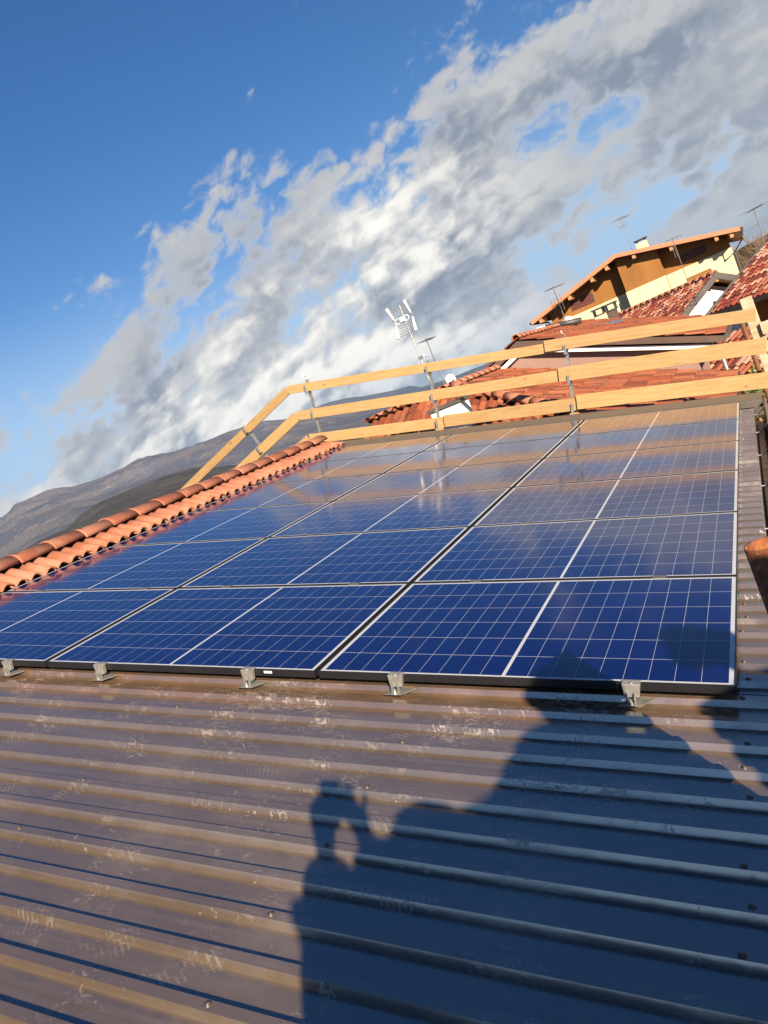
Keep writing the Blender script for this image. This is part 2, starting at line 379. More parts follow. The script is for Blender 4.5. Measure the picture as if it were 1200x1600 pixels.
def mk_sheet():
    m, g_, b = mat('brown_sheet_metal'); q = objcoord(g_, roofref)
    u, v, n = g_.sep(q)
    base = g_.mix(g_.ss(g_.noise(q, 1.1, 5, .6), .35, .65), (.077, .055, .036, 1), (.092, .066, .044, 1))
    stk = g_.noise(g_.v('MULTIPLY', q, (.9, 34., 1.)), 1., 4, .6)
    base = g_.mix(g_.ss(stk, .5, .75, 0., .35), base, (.14, .115, .095, 1))
    tr_ = g_.m('ABSOLUTE', g_.m('SUBTRACT', g_.m('FRACT', g_.m('DIVIDE', g_.m('ADD', v, 30.03), .15)), .5))
    dirt = g_.m('MULTIPLY', g_.ss(tr_, .18, .26), g_.m('MULTIPLY', g_.ss(tr_, .30, .40, 1., 0.), g_.ss(g_.noise(q, 6, 5, .7), .4, .65, 0., .6)))
    base = g_.mix(dirt, base, (.05, .042, .036, 1))
    # muddy strip just below the panels
    mud = g_.m('MULTIPLY', g_.m('MULTIPLY', g_.ss(v, -.32, -.10), g_.ss(v, .0, .15, 1., 0.)), g_.ss(g_.noise(q, 7, 5, .65), .38, .62, .25, .9))
    base = g_.mix(mud, base, (.125, .072, .040, 1))
    # dusty film
    dust = g_.m('MULTIPLY', g_.ss(g_.noise(q, 2.3, 6, .68), .45, .72), .30)
    # scuffs: short pale strokes gathered in patches
    sc = g_.noise(g_.v('ADD', g_.v('MULTIPLY', q, (26., 62., 30.)), g_.v('SCALE', g_.xyz(g_.noise(q, 9, 2), g_.noise(g_.v('ADD', q, (5, 5, 5)), 9, 2), 0.), sc=9.)), 1., 3, .65)
    near = g_.m('MULTIPLY', g_.ss(v, -1.15, -.2, .0, .09), g_.ss(v, .0, .2, 1., -.5))
    patch = g_.ss(g_.noise(g_.v('ADD', q, (3., 1., 0.)), 3.4, 4, .6), .47, .66)
    scuff = g_.m('MULTIPLY', g_.ss(g_.m('ADD', sc, near), .57, .70), g_.m('MULTIPLY', patch, g_.ss(u, -.12, .0, .85, .15)))
    # shoe prints: one per cell, turned at random, barred tread broken by noise
    vo = g_.n('ShaderNodeTexVoronoi', voronoi_dimensions='2D'); g_.put(vo.inputs['Vector'], q); vo.inputs['Scale'].default_value = 3.5
    loc = g_.v('SUBTRACT', q, vo.outputs['Position']); lx, ly, _ = g_.sep(loc)
    rnd = g_.sep(vo.outputs['Color'])
    ang = g_.m('ADD', g_.m('MULTIPLY', rnd[0], 1.6), -.2)
    ca, sa = g_.m('COSINE', ang), g_.m('SINE', ang)
    a = g_.m('ADD', g_.m('MULTIPLY', lx, ca), g_.m('MULTIPLY', ly, sa)); bb = g_.m('SUBTRACT', g_.m('MULTIPLY', ly, ca), g_.m('MULTIPLY', lx, sa))
    el = g_.m('ADD', g_.m('POWER', g_.m('DIVIDE', a, .115), 2.), g_.m('POWER', g_.m('DIVIDE', bb, .045), 2.))
    foot = g_.ss(el, .75, 1.0, 1., 0.)
    bars = g_.m('MAXIMUM', g_.ss(g_.m('SINE', g_.m('MULTIPLY', g_.m('ADD', a, g_.m('MULTIPLY', bb, .5)), 330.)), .1, .6), g_.m('MULTIPLY', g_.ss(g_.m('SINE', g_.m('MULTIPLY', bb, 260.)), .55, .9), .8))
    pr = g_.m('MULTIPLY', g_.m('MULTIPLY', foot, bars), g_.m('MULTIPLY', g_.ss(rnd[1], .25, .7), g_.ss(g_.noise(q, 26, 4, .65), .42, .58)))
    mark = g_.m('MAXIMUM', g_.m('MAXIMUM', scuff, g_.m('MULTIPLY', pr, .48)), dust, clamp=True)
    c = g_.mix(g_.m('MULTIPLY', mark, .38), base, (.25, .22, .19, 1))
    rough = g_.lin(mark, 0., 1., .16, .7)
    P(b, g_, col=c, rough=rough, ior=3.0, spec=.5, normal=g_.bump(g_.noise(g_.v('MULTIPLY', q, (.7, 2., 1.)), 3.6, 4, .55), .10, .02)); return m
roofref = bpy.data.objects.new('roof_reference', None); link(roofref, house, ROOF)
M_sheet = mk_sheet()

PITCH = .15; NT, NB = -.074, -.097
def rib_profile(v0, nribs):
    pts = []
    for k in range(nribs):
        c = v0 + (k + .5) * PITCH
        pts += [(c - .026, NB), (c - .016, NT), (c + .016, NT), (c + .026, NB)]
        if k == 0: pts.insert(0, (v0, NB))
        pts.append((c + PITCH / 2, NB))
    return pts
screw_mb = MB()
prof = [(0.0105, 0), (.0105, .0016), (.0058, .0020), (.0058, .0045), (.004, .0056), (0.0008, .006)]
nseg = 12
screw_mb.add([(r_ * math.cos(i * math.tau / nseg), r_ * math.sin(i * math.tau / nseg), z) for r_, z in prof for i in range(nseg)],
             [(j * nseg + i, j * nseg + (i + 1) % nseg, (j + 1) * nseg + (i + 1) % nseg, (j + 1) * nseg + i) for j in range(len(prof) - 1) for i in range(nseg)] + [tuple((len(prof) - 1) * nseg + i for i in range(nseg))])
M_screw = plain('screw_head', (.065, .050, .042), .35, .0, .2, 60)
screw_me = screw_mb.mesh('screw', M_screw, True)
NR = 6; V0 = -1.155 - .075 - 33 * PITCH
sheet_me = None
k = 0; v0 = V0
while v0 < 7.05 - PITCH:
    nr = min(NR, int((7.06 - v0) / PITCH))
    pr = rib_profile(0, nr)
    if v0 + nr * PITCH < 6.8: pr = pr + [(nr * PITCH + PITCH / 2 - .026, NB), (nr * PITCH + PITCH / 2 - .016, NT), (nr * PITCH + PITCH / 2 + .016, NT), (nr * PITCH + PITCH / 2 + .027, NB + .001)]
    mb = MB()
    us = [-5.62, .14]
    top = [(u, v, n) for u in us for v, n in pr]; bot = [(u, v, n - .0012) for u in us for v, n in pr]
    L = len(pr); fs = []
    for i in range(L - 1):
        fs.append((i, i + 1, L + i + 1, L + i)); fs.append((2 * L + i, 3 * L + i, 3 * L + i + 1, 2 * L + i + 1))
    for i in range(L - 1): fs.append((L + i, L + i + 1, 3 * L + i + 1, 3 * L + i))
    mb.add(top + bot, fs)
    sh_o = mb.build('roof_sheet', M_sheet, house, ROOF @ T(0, v0, .0018 * (k % 2)))
    if v0 < .2:
        for i in range(nr):
            vc = v0 + (i + .5) * PITCH
            idx = round((vc + 1.155) / PITCH)
            for ui, uu in enumerate((.025, -1.165, -2.36, -3.55, -4.75)):
                if (idx + (ui % 2)) % 2 == 0 or (ui == 0 and idx % 4 == 1):
                    if vc > -.12 and ui: continue
                    link(bpy.data.objects.new('screw', screw_me), sh_o, T(uu + random.uniform(-.012, .012), (i + .5) * PITCH + random.uniform(-.005, .005), NT + (.002 if i == 0 and k % 2 == 0 else 0)))
    v0 += nr * PITCH; k += 1

# ridge side: one course of barrel tiles above the panels, ridge caps, verge flashing
def shell(sections, th):
    """sections: list of (list of points), inner side offset by th along -normal given as list"""
    mb = MB(); n = len(sections[0][0]); vs = []
    for out, inn in sections: vs += list(out) + list(inn)
    fs = []; S = len(sections)
    for j in range(S - 1):
        a, c = j * 2 * n, (j + 1) * 2 * n
        for i in range(n - 1):
            fs.append((a + i, a + i + 1, c + i + 1, c + i)); fs.append((a + n + i, c + n + i, c + n + i + 1, a + n + i + 1))
        fs.append((a, c, c + n, a + n)); fs.append((a + n - 1, a + 2 * n - 1, c + 2 * n - 1, c + n - 1))
    for j in (0, S - 1):
        a = j * 2 * n
        for i in range(n - 1): fs.append((a + i, a + n + i, a + n + i + 1, a + i + 1))
    return mb.add(vs, fs)
TP = .1425
def tile_mesh(seed):
    rnd = random.Random(seed); secs = []
    for t in (0., .35, 1.):
        u = -.40 * t; base = .010 + .060 * t; tap = 1 - .12 * t
        out, inn = [], []
        for q in range(10):
            a = q / 9
            if a < .33: y = a / .33; zz = -.018 * math.sin(math.pi * y)
            else: y = (a - .33) / .67; zz = .031 * math.sin(math.pi * y) ** .85
            vv = (a - .5) * (TP + .012) * (1 if t < .5 else tap)
            out.append((u, vv, base + zz)); inn.append((u, vv, base + zz - (.017 if a >= .33 else .013)))
        secs.append((out, inn))
    me = shell(secs, .012).mesh('roof_tile', M_terra, True)
    return me
tile_mes = [tile_mesh(i) for i in range(2)]
v = -3.4; i = 0
while v < 7.02:
    o = link(bpy.data.objects.new('roof_tile', tile_mes[i % 2]), house,
             ROOF @ T(-5.24 + random.uniform(-.022, .018), v + random.uniform(-.006, .006), .012 + random.uniform(-.007, .007)) @ Matrix.Rotation(R(random.uniform(-3.2, 3.2)), 4, 'Z') @ Matrix.Rotation(R(random.uniform(-1.5, 1.5)), 4, 'Y'))
    v += TP; i += 1
def cap_mesh():
    secs = []
    for y, r_ in ((0, .134), (.02, .134), (.05, .127), (.42, .113)):
        out, inn = [], []
        for q in range(11):
            a = math.pi * (.02 + .96 * q / 10)
            out.append((math.cos(a) * r_, y, math.sin(a) * r_ * .86)); inn.append((math.cos(a) * (r_ - .014), y, math.sin(a) * (r_ - .014) * .86))
        secs.append((out, inn))
    return shell(secs, .014).mesh('ridge_cap', M_terra, True)
cap_me = cap_mesh()
v = 7.08 - .42
while v > -3.6:
    link(bpy.data.objects.new('ridge_cap', cap_me), house,
         ROOF @ T(-5.615 + random.uniform(-.006, .006), v, .068 + random.uniform(-.003, .003)) @ Matrix.Rotation(R(-14), 4, 'Y') @ Matrix.Rotation(R(random.uniform(-1.2, 1.2)), 4, 'Z') @ Matrix.Rotation(R(1.6), 4, 'X'))
    v -= .365
# tiles of the far slope, behind the ridge
rp = rw(-5.62, 0, .03)
tf = MB(); ey = Vector((math.cos(SL), 0, math.sin(SL))); L_ = 5.6
tile_field(tf, Vector((rp.x, 7.06, rp.z)) - ey * L_, (0, -1, 0), ey, 55, 16, .19, .35, None, PAL_OR, .05, .004, 4)
tag(tf.build('tile_slope', M_tile, house), kind='stuff')
# verge flashing: folded sheet over the gable edge, open rolled end at the eave
pv_ = [(6.905, -.085), (6.910, -.03), (6.925, -.010), (6.96, -.002), (7.06, .003), (7.18, .012), (7.28, .020), (7.335, .018), (7.365, .002), (7.375, -.03), (7.378, -.26)]
def strip(pts, u0, u1, th):
    mb = MB(); n = len(pts); vs = []
    nor = []
    for i in range(n):
        a, b = pts[max(0, i - 1)], pts[min(n - 1, i + 1)]; dx_, dy_ = b[0] - a[0], b[1] - a[1]; l = math.hypot(dx_, dy_); nor.append((dy_ / l, -dx_ / l))
    for u in (u0, u1):
        vs += [(u, y, z) for y, z in pts] + [(u, y + no[0] * th, z + no[1] * th) for (y, z), no in zip(pts, nor)]
    fs = []
    for i in range(n - 1):
        fs += [(i, i + 1, 2 * n + i + 1, 2 * n + i), (n + i, 3 * n + i, 3 * n + i + 1, n + i + 1), (i, n + i, n + i + 1, i + 1), (2 * n + i, 2 * n + i + 1, 3 * n + i + 1, 3 * n + i)]
    fs += [(0, 2 * n, 3 * n, n), (n - 1, 2 * n - 1, 4 * n - 1, 3 * n - 1)]
    return mb.add(vs, fs)
for u0, u1, dz_ in ((-5.44, -3.1, 0), (-3.16, -.55, .0035), (-.60, .235, .007)):
    strip([(y, z + dz_) for y, z in pv_], u0, u1, .002).build('verge_flashing', M_verge, house, ROOF)
# gutter with strap brackets
gut = strip([(.150, -.125), (.147, -.26), (.17, -.285), (.225, -.285), (.243, -.26), (.245, -.02)], -6.4, 7.1, .0022)
gm2 = MB(); gm2.v = [(y, u, z) for u, y, z in gut.v]; gm2.f = gut.f; gm2.c = gut.c
gut_o = gm2.build('gutter', M_gutter, house, ROOF)
lip = MB().box((.249, -6.4, -.16), (.276, 7.12, -.012)).build('gutter_board', M_gutter_lip, house, ROOF)
for kk in range(12):
    vv = 6.5 - 1.07 * kk
    MB().tube([(.13, vv, -.098), (.16, vv, -.098), (.185, vv, -.092), (.225, vv, -.04), (.25, vv, -.008), (.262, vv, -.006)], .0045, 6).build('bracket', M_galv, gut_o)

# ------------------------------------------------------------------ solar panels
PW, PH, PU, PV = 1.735, 1.136, 1.757, 1.152
def mk_cell():
    m, g_, b = mat('solar_cell'); oi = g_.n('ShaderNodeObjectInfo').outputs['Random']
    q = g_.n('ShaderNodeNewGeometry').outputs['Position']
    vo = g_.n('ShaderNodeTexVoronoi'); g_.put(vo.inputs['Vector'], q); vo.inputs['Scale'].default_value = 60
    k = g_.m('ADD', g_.m('MULTIPLY', oi, .5), g_.m('MULTIPLY', g_.sep(vo.outputs['Color'])[0], .35))
    c = g_.mix(k, (.0008, .003, .052, 1), (.0016, .005, .075, 1))
    P(b, g_, col=c, rough=g_.lin(g_.noise(q, 5, 4, .6), .35, .65, .085, .125), ior=1.5, spec=.5, coat=.4, crough=.07, normal=g_.bump(g_.noise(q, 2.2, 2, .5), .015, .02)); return m
M_cell = mk_cell()
M_back = plain('white_backsheet', (.38, .40, .44), .12, 0, .03, 3)
def frame_mesh():
    mb = MB(); w = .0055; d = .035
    mb.box((0, 0, -d), (PW, w, 0)); mb.box((0, PH - w, -d), (PW, PH, 0))
    mb.box((0, w, -d), (w, PH - w, 0)); mb.box((PW - w, w, -d), (PW, PH - w, 0))
    return mb.mesh('frame', M_frame)
frame_me = frame_mesh()
back_me = MB().box((.0056, .0056, -.009), (PW - .0056, PH - .0056, -.00235)).mesh('backsheet', M_back)
CX0, CY0 = .0235, .0205
CPX = (PW - 2 * CX0 - .014) / 18; CPY = (PH - 2 * CY0) / 6; CG = .0015; CGY = .0029
cell_me = MB().box((CG / 2, CGY / 2, -.006), (CPX - CG / 2, CPY - CGY / 2, -.0022)).mesh('cell', M_cell)
def cell_xy(i, j): return CX0 + i * CPX + (.014 if i >= 9 else 0), CY0 + j * CPY
allc = MB()
for i in range(18):
    for j in range(6):
        x, y = cell_xy(i, j); allc.box((x + CG / 2, y + CGY / 2, -.006), (x + CPX - CG / 2, y + CPY - CGY / 2, -.0022))
allc_me = allc.mesh('cells', M_cell)
M_sticker = plain('white_sticker', (.7, .75, .78), .5)
stick_me = MB().box((0, -.0008, -.02), (.045, .0002, -.009)).mesh('sticker', M_sticker)
COLN = ['left', 'middle', 'right']; ROWN = ['front', 'second', 'third', 'fourth', 'fifth', 'farthest']
for c in range(3):
    for r_ in range(6):
        u0, vv0 = -PW - (2 - c) * PU, r_ * PV
        t = empty('solar_panel', ROOF @ T(u0, vv0, random.uniform(-.0006, .0006)),
                  'blue gridded solar panel in the %s row of the array, %s column' % (ROWN[r_], COLN[c]), 'solar panel', 'solar panels on the metal roof')
        link(bpy.data.objects.new('frame', frame_me), t); link(bpy.data.objects.new('backsheet', back_me), t)
        if r_ < 3:
            for i in range(18):
                for j in range(6):
                    x, y = cell_xy(i, j); o = bpy.data.objects.new('cell', cell_me); link(o, t); o.location = (x, y, 0)
        else:
            tag(link(bpy.data.objects.new('cells', allc_me), t), kind='stuff')
        if r_ == 0 and c == 1: link(bpy.data.objects.new('sticker', stick_me), t, T(PW - .28, 0, 0))
# end clamps along the front edge
CU = [(-4.85, 'far left of the front edge'), (-3.80, 'at the right end of the left panel'), (-3.08, 'left clamp of the middle panel'), (-2.12, 'right clamp of the middle panel'), (-1.34, 'left clamp of the right panel'), (-.36, 'right clamp of the right panel')]
blk = MB().prism([(-.034, -.026, .0035), (.034, -.026, .0035), (.027, -.026, -.050), (-.027, -.026, -.050)], (0, .022, 0))
blk.box((-.034, -.005, .0012), (.034, .012, .0042)); blk_me = blk.mesh('clamp_block', M_alu); bevel_mesh(blk_me, .0012)
plate_me = MB().add([Vector(p) for p in ((-.050, -.056, NT + .004), (.030, -.056, NT + .004), (.080, .012, NT + .004), (.0, .012, NT + .004), (-.050, -.056, NT + .001), (.030, -.056, NT + .001), (.080, .012, NT + .001), (.0, .012, NT + .001))], [(0, 1, 2, 3), (7, 6, 5, 4), (0, 4, 5, 1), (1, 5, 6, 2), (2, 6, 7, 3), (3, 7, 4, 0)]).mesh('base_plate', M_galv)
bolt_me = MB().tube([(0, -.014, .003), (0, -.014, .0075)], .0065, 6).mesh('bolt', M_galv)
foot_bolt_me = MB().tube([(-.004, -.038, NT + .004), (-.004, -.038, NT + .013), (-.004, -.038, NT + .0132), (-.004, -.038, NT + .022)], [.009, .009, .004, .004], 6).mesh('foot_bolt', M_galv)
web_me = MB().box((-.017, -.040, NT + .004), (-.013, -.0265, -.03)).box((.011, -.040, NT + .004), (.015, -.0265, -.03)).mesh('bracket', M_alu)
for uu, ds in CU:
    t = empty('panel_clamp', ROOF @ T(uu, 0, 0), 'silver end clamp with foot plate, ' + ds, 'clamp', 'end clamps along the front panel edge')
    for nm, me in (('clamp_block', blk_me), ('base_plate', plate_me), ('bolt', bolt_me), ('foot_bolt', foot_bolt_me), ('bracket', web_me)): link(bpy.data.objects.new(nm, me), t)
M_midclamp = plain('dark_clamp_aluminium', (.10, .10, .105), .5, .3, .15, 60)
mid_me = MB().box((-.035, -.017, .0008), (.035, .017, .0040)).tube([(0, 0, .004), (0, 0, .008)], .006, 6).mesh('panel_clamp', M_midclamp)
for s_ in range(5):
    for uu, side, c in ((-4.85, 'left', 0), (-3.80, 'right', 0), (-3.08, 'left', 1), (-2.12, 'right', 1), (-1.34, 'left', 2), (-.36, 'right', 2)):
        o = link(bpy.data.objects.new('panel_clamp', mid_me), None, ROOF @ T(uu, (s_ + 1) * PV - .009, 0))
        tag(o, 'small mid clamp between %s and %s panel rows, %s side of %s column' % (ROWN[s_], ROWN[s_ + 1], side, COLN[c]), 'clamp', 'mid clamps in the panel seams')

# ------------------------------------------------------------------ guard rail along the verge
rail = empty('guard_rail', ROOF @ T(-2.8, 7.06, 0), 'new pine board guard rail on steel posts along the roof verge', 'guard rail')
RL = T(2.8, -7.06, 0)
def board(p0, p1, h, th=.027, v=7.48):
    """plank from p0 to p1, both (u, n), upright in the u-n plane"""
    a, b = Vector((p0[0], v, p0[1])), Vector((p1[0], v, p1[1])); d = (b - a); L = d.length; x = d.normalized(); y = Vector((0, 1, 0)); z = x.cross(y)
    m4 = Matrix(((x.x, y.x, z.x, a.x), (x.y, y.y, z.y, a.y), (x.z, y.z, z.z, a.z), (0, 0, 0, 1)))
    me = MB().box((0, -th / 2, -h / 2), (L, th / 2, h / 2)).mesh('board', M_pine); bevel_mesh(me, .0025)
    return link(bpy.data.objects.new('board', me), rail, RL @ m4)
board((-6.275, 0.886), (-1.957, 0.908), 0.128); board((-2.261, 0.936), (0.231, 0.919), 0.147, .027, 7.448)
board((-6.196, 0.474), (-1.936, 0.531), 0.147); board((-2.125, 0.543), (0.32, 0.55), 0.185, .027, 7.448)
board((-6.06, 0.092), (-3.699, 0.105), 0.155); board((-3.804, 0.121), (-1.894, 0.136), 0.168, .027, 7.448); board((-1.925, 0.163), (0.373, 0.147), 0.189, .027, 7.415)
o30 = R(30.)
def down(p, L): return (p[0] - math.cos(o30) * L, p[1] - math.sin(o30) * L)
for p0, h in (((-6.285, 0.88), .131), ((-6.207, 0.468), .157), ((-6.075, 0.086), .157)):
    board(p0, down(p0, 5.4), h)
def post(u, tilt, base_n=0., flip=0., top=1.03):
    M_ = RL @ T(u, 7.525, base_n) @ Matrix.Rotation(flip, 4, 'Y') @ Matrix.Rotation(R(tilt), 4, 'Y')
    p = MB().box((-.018, -.018, -.12), (.018, .018, top)).build('post', M_galv, rail, M_)
    for z0, z1 in ((.125, .225), (.505, .60), (.895, .99)):
        b = MB().box((-.019, -.115, z0 - .03), (.019, -.018, z0 - .024)); b.box((-.016, -.116, z0 - .03), (.016, -.110, z1)); b.build('bracket', M_galv, p)
    MB().tube([(0, 0, top), (0, 0, top + .05), (-.03, 0, top + .06), (-.045, 0, top + .10)], .006, 6).build('hook', M_galv, p)
    MB().box((-.05, -.09, -.06), (.05, .0, -.045)).box((-.03, -.1, -.045), (.03, -.03, .03)).build('base_clamp', M_galv, p)
post(-5.86, -4.5, -.07, 0., 1.07); post(-3.903, -2.2, -.07, 0., 1.07); post(-1.992, -.4, -.07, 0., 1.07)
post(-6.752, 0., -0.447, -R(28), .97); post(-9.344, 0., -1.906, -R(28), .97)
for uu in (-1.975, -3.885, -5.795):
    MB().box((uu - .055, 7.40, -.012), (uu + .055, 7.47, .03)).build('packing_block', M_pine, rail, RL)

# timber uprights at the eave corner
pl = MB().box((-.068, -.02, -3.2), (.068, .02, 1.12)); me = pl.mesh('timber_post', M_oldwood); bevel_mesh(me, .004)
tp = empty('timber_post', T(.40, 7.62, 5.94), 'weathered timber upright with a side block at the right end of the guard rail', 'post')
link(bpy.data.objects.new('plank', me), tp)
MB().box((.05, -.07, .64), (.17, .0, .78)).build('block', M_oldwood, tp)
MB().box((.05, -.05, .34), (.30, -.01, .44)).build('block', M_oldwood, tp)
tag(MB().tube([(.295, 8.08, 3.5), (.27, 8.08, 6.84)], .03, 8).build('wooden_pole', M_brownwood), 'thin dark wooden pole standing behind the weathered timber upright', 'pole')
tag(MB().box((.36, 7.72, 3.2), (.44, 7.80, 6.93)).build('dark_beam', M_brownwood), 'dark brown square beam close behind the weathered timber upright', 'beam')
# rusty tube at the eave
rt = rw(.118, -.9, .82)
ring_o, ring_i = [], []
mb = MB(); ns = 28
for z_, rr in ((0, .047), (-3.2, .047)): ring_o += [(math.cos(i * math.tau / ns) * rr, math.sin(i * math.tau / ns) * rr, z_) for i in range(ns)]
for z_, rr in ((0, .042), (-.5, .042)): ring_i += [(math.cos(i * math.tau / ns) * rr, math.sin(i * math.tau / ns) * rr, z_) for i in range(ns)]
fs = []
for i in range(ns):
    j = (i + 1) % ns
    fs += [(i, ns + i, ns + j, j), (2 * ns + i, 2 * ns + j, 3 * ns + j, 3 * ns + i), (i, j, 2 * ns + j, 2 * ns + i)]
mb.add(ring_o + ring_i, fs)
o = mb.build('steel_tube', M_rust, None, T(rt.x, rt.y, rt.z) , True)
for p in o.data.polygons: p.use_smooth = True
tag(o, 'open rusty steel tube standing upright beside the eave gutter', 'tube')

# ------------------------------------------------------------------ neighbouring houses
def gable_box(parent, name, mt, x0, x1, y0, y1, zb, zl, zr, xr, zp):
    """body with gable ends facing -y and +y"""
    return MB().prism([(x0, y0, zb), (x1, y0, zb), (x1, y0, zr), (xr, y0, zp), (x0, y0, zl)], (0, y1 - y0, 0)).build(name, mt, parent)
def slab(mb, a, b, c, d, th):
    """roof slab from four corners, th downward"""
    return mb.prism([a, b, c, d], (0, 0, -th))

# A1: low orange roofed wing right behind our verge
wing = empty('low_wing', None, 'low neighbouring wing with orange barrel tile roof behind the guard rail', 'house')
xe, ze, xr, zr = -.16, 5.72, -4.30, 7.44
t1 = (zr - ze) / (xe - xr)
ys, ye = 7.48, 13.0
MB().prism([(xr, 9.9, 0), (xe - .5, 9.9, 0), (xe - .5, 9.9, ze + .1), (xr, 9.9, zr - .12)], (0, 3.1, 0)).build('wall', M_pink, wing)
MB().box((-6.1, 7.49, 0), (xe - .5, 9.88, 5.6)).build('wall', M_pink, wing)
def hipx(y): return xr + (10.0 - y)                                  # plan of the hip between the two slopes
f1 = MB(); ey1 = Vector((xr - xe, 0, zr - ze)).normalized()
tile_field(f1, (xe, ys, ze), (0, 1, 0), ey1, int((ye - ys) / .2), 13, .2, .345, lambda c: c.x > hipx(c.y) - .05 or c.y > 10, PAL_OR, .035, .004, 11)
tag(f1.build('tile_slope', M_tile, wing), kind='stuff')
f2 = MB(); ey2 = Vector((0, 10.0 - ys, (10.0 - ys) * t1)).normalized()
tile_field(f2, (-6.05, ys, zr - (10 - ys) * t1), (1, 0, 0), ey2, 27, 8, .17, .335, lambda c: c.x < hipx(c.y) + .05, PAL_OR, .055, .006, 12)
tag(f2.build('tile_slope', M_tile, wing), kind='stuff')
f3 = MB(); ey3 = Vector((0, -1, t1)).normalized()
tile_field(f3, (-4.3, 12.9, zr - 2.9 * t1), (-1, 0, 0), ey3, 9, 10, .2, .33, None, PAL_OR, .055, .006, 13)
tag(f3.build('tile_slope', M_tile, wing), kind='stuff')
under = MB(); slab(under, (xe, ys, ze - .03), (xe, ye, ze - .03), (xr, ye, zr - .03), (xr, ys, zr - .03 - (10 - ys) * t1 * 0 - .9), .05)
under.build('roof_deck', M_brownfascia, wing)
def caps(parent, p0, p1, pitch=.34, rad=.085):
    p0, p1 = Vector(p0), Vector(p1); d = (p1 - p0); n = max(1, int(d.length / pitch)); x = d.normalized(); z0 = Vector((0, 0, 1)); y = z0.cross(x).normalized(); z = x.cross(y)
    for i in range(n):
        a = p0 + x * (d.length * i / n); l = d.length / n * 1.12
        secs = []
        for q, r_ in ((0, rad * 1.1), (l, rad * .92)):
            out = [tuple(a + x * q + y * (math.cos(k * math.pi / 6) * r_) + z * (math.sin(k * math.pi / 6) * r_)) for k in range(7)]
            inn = [tuple(a + x * q + y * (math.cos(k * math.pi / 6) * r_ * .85) + z * (math.sin(k * math.pi / 6) * r_ * .85)) for k in range(7)]
            secs.append((out, inn))
        shell(secs, .01).build('ridge_cap', M_terra, parent, None, True)
caps(wing, (hipx(7.6), 7.6, zr - 2.4 * t1 + .04), (xr, 10.0, zr + .04))
caps(wing, (-6.05, 10.0, zr + .03), (xr, 10.0, zr + .03)); caps(wing, (xr, 10.0, zr + .03), (xr, 12.9, zr + .03))
MB().box((xe - .012, ys, ze - .12), (xe + .05, ye - .02, ze - .01)).build('gutter', M_dark, wing)
ch = MB().box((-4.13, 8.2, 6.2), (-3.63, 8.62, 7.20)).build('chimney', M_whitewall, wing)
MB().box((-4.17, 8.16, 7.20), (-3.59, 8.66, 7.25)).build('cap', M_fascia, ch)

# A2: higher wing, pink gable wall with a white verge band
up = empty('pink_house', None, 'pink walled house with white verge band and orange tile roof behind the low wing', 'house')
ax, az_ = -3.72, 7.86
MB().prism([(-.72, 13.02, 0), (-.72, 13.02, 6.49), (ax, 13.02, 7.64), (-5.0, 13.02, 7.16), (-5.0, 13.02, 0)], (0, 6.9, 0)).build('wall', M_pink, up)
def rake(p, q, y0, y1, d0, d1, name, mt):
    (xa, za), (xb, zb) = p, q
    MB().prism([(xa, y0, za - d0), (xb, y0, zb - d0), (xb, y0, zb - d1), (xa, y0, za - d1)], (0, y1 - y0, 0)).build(name, mt, up)
for q in ((-.14, 6.46), (-5.2, 7.28)):
    rake((ax, az_), q, 12.86, 13.0, .20, .285, 'verge_band', M_white)
    rake((ax, az_), q, 12.78, 12.84, .03, .155, 'fascia', M_brownfascia)
    rake((ax, az_), q, 12.845, 19.9, .05, .12, 'roof_deck', M_brownfascia)
f4 = MB(); ey4 = Vector((ax + .14, 0, az_ - 6.46)).normalized()
tile_field(f4, (-.14, 12.8, 6.46), (0, 1, 0), ey4, 35, 11, .2, .345, None, PAL_OR, .035, .004, 21); tag(f4.build('tile_slope', M_tile, up), kind='stuff')
f5 = MB(); tile_field(f5, (-5.2, 19.8, 7.28), (0, -1, 0), Vector((ax + 5.2, 0, az_ - 7.28)).normalized(), 35, 5, .2, .33, None, PAL_OR, .035, .004, 22); tag(f5.build('tile_slope', M_tile, up), kind='stuff')
caps(up, (ax, 12.8, az_ + .02), (ax, 19.8, az_ + .02))
MB().box((-.135, 12.8, 6.36), (-.06, 19.8, 6.45)).build('gutter', M_fascia, up)
MB().tube([(-.30, 13.05, 6.15), (-.30, 13.05, 5.2)], .04, 8).build('downpipe', M_galv, up)
# solar water heater lying on that roof
sw = empty('solar_water_heater', T(-3.4, 17.0, 7.90), 'flat blue grey solar water heater with white tank end on the pink house roof', 'solar collector')
MB().prism([(-.55, 0, .04), (1.0, 0, -.50), (1.0, 0, -.55), (-.55, 0, -.01)], (0, 1.8, 0)).build('collector', M_bluegrey, sw)
tk = MB().tube([(-.6, -.12, .07), (.25, -.12, -.10)], .075, 12).build('tank', M_dark, sw, None, True); MB().tube([(-.86, -.12, .12), (-.60, -.12, .07)], .06, 12).build('tank_end', M_white, sw, None, True)

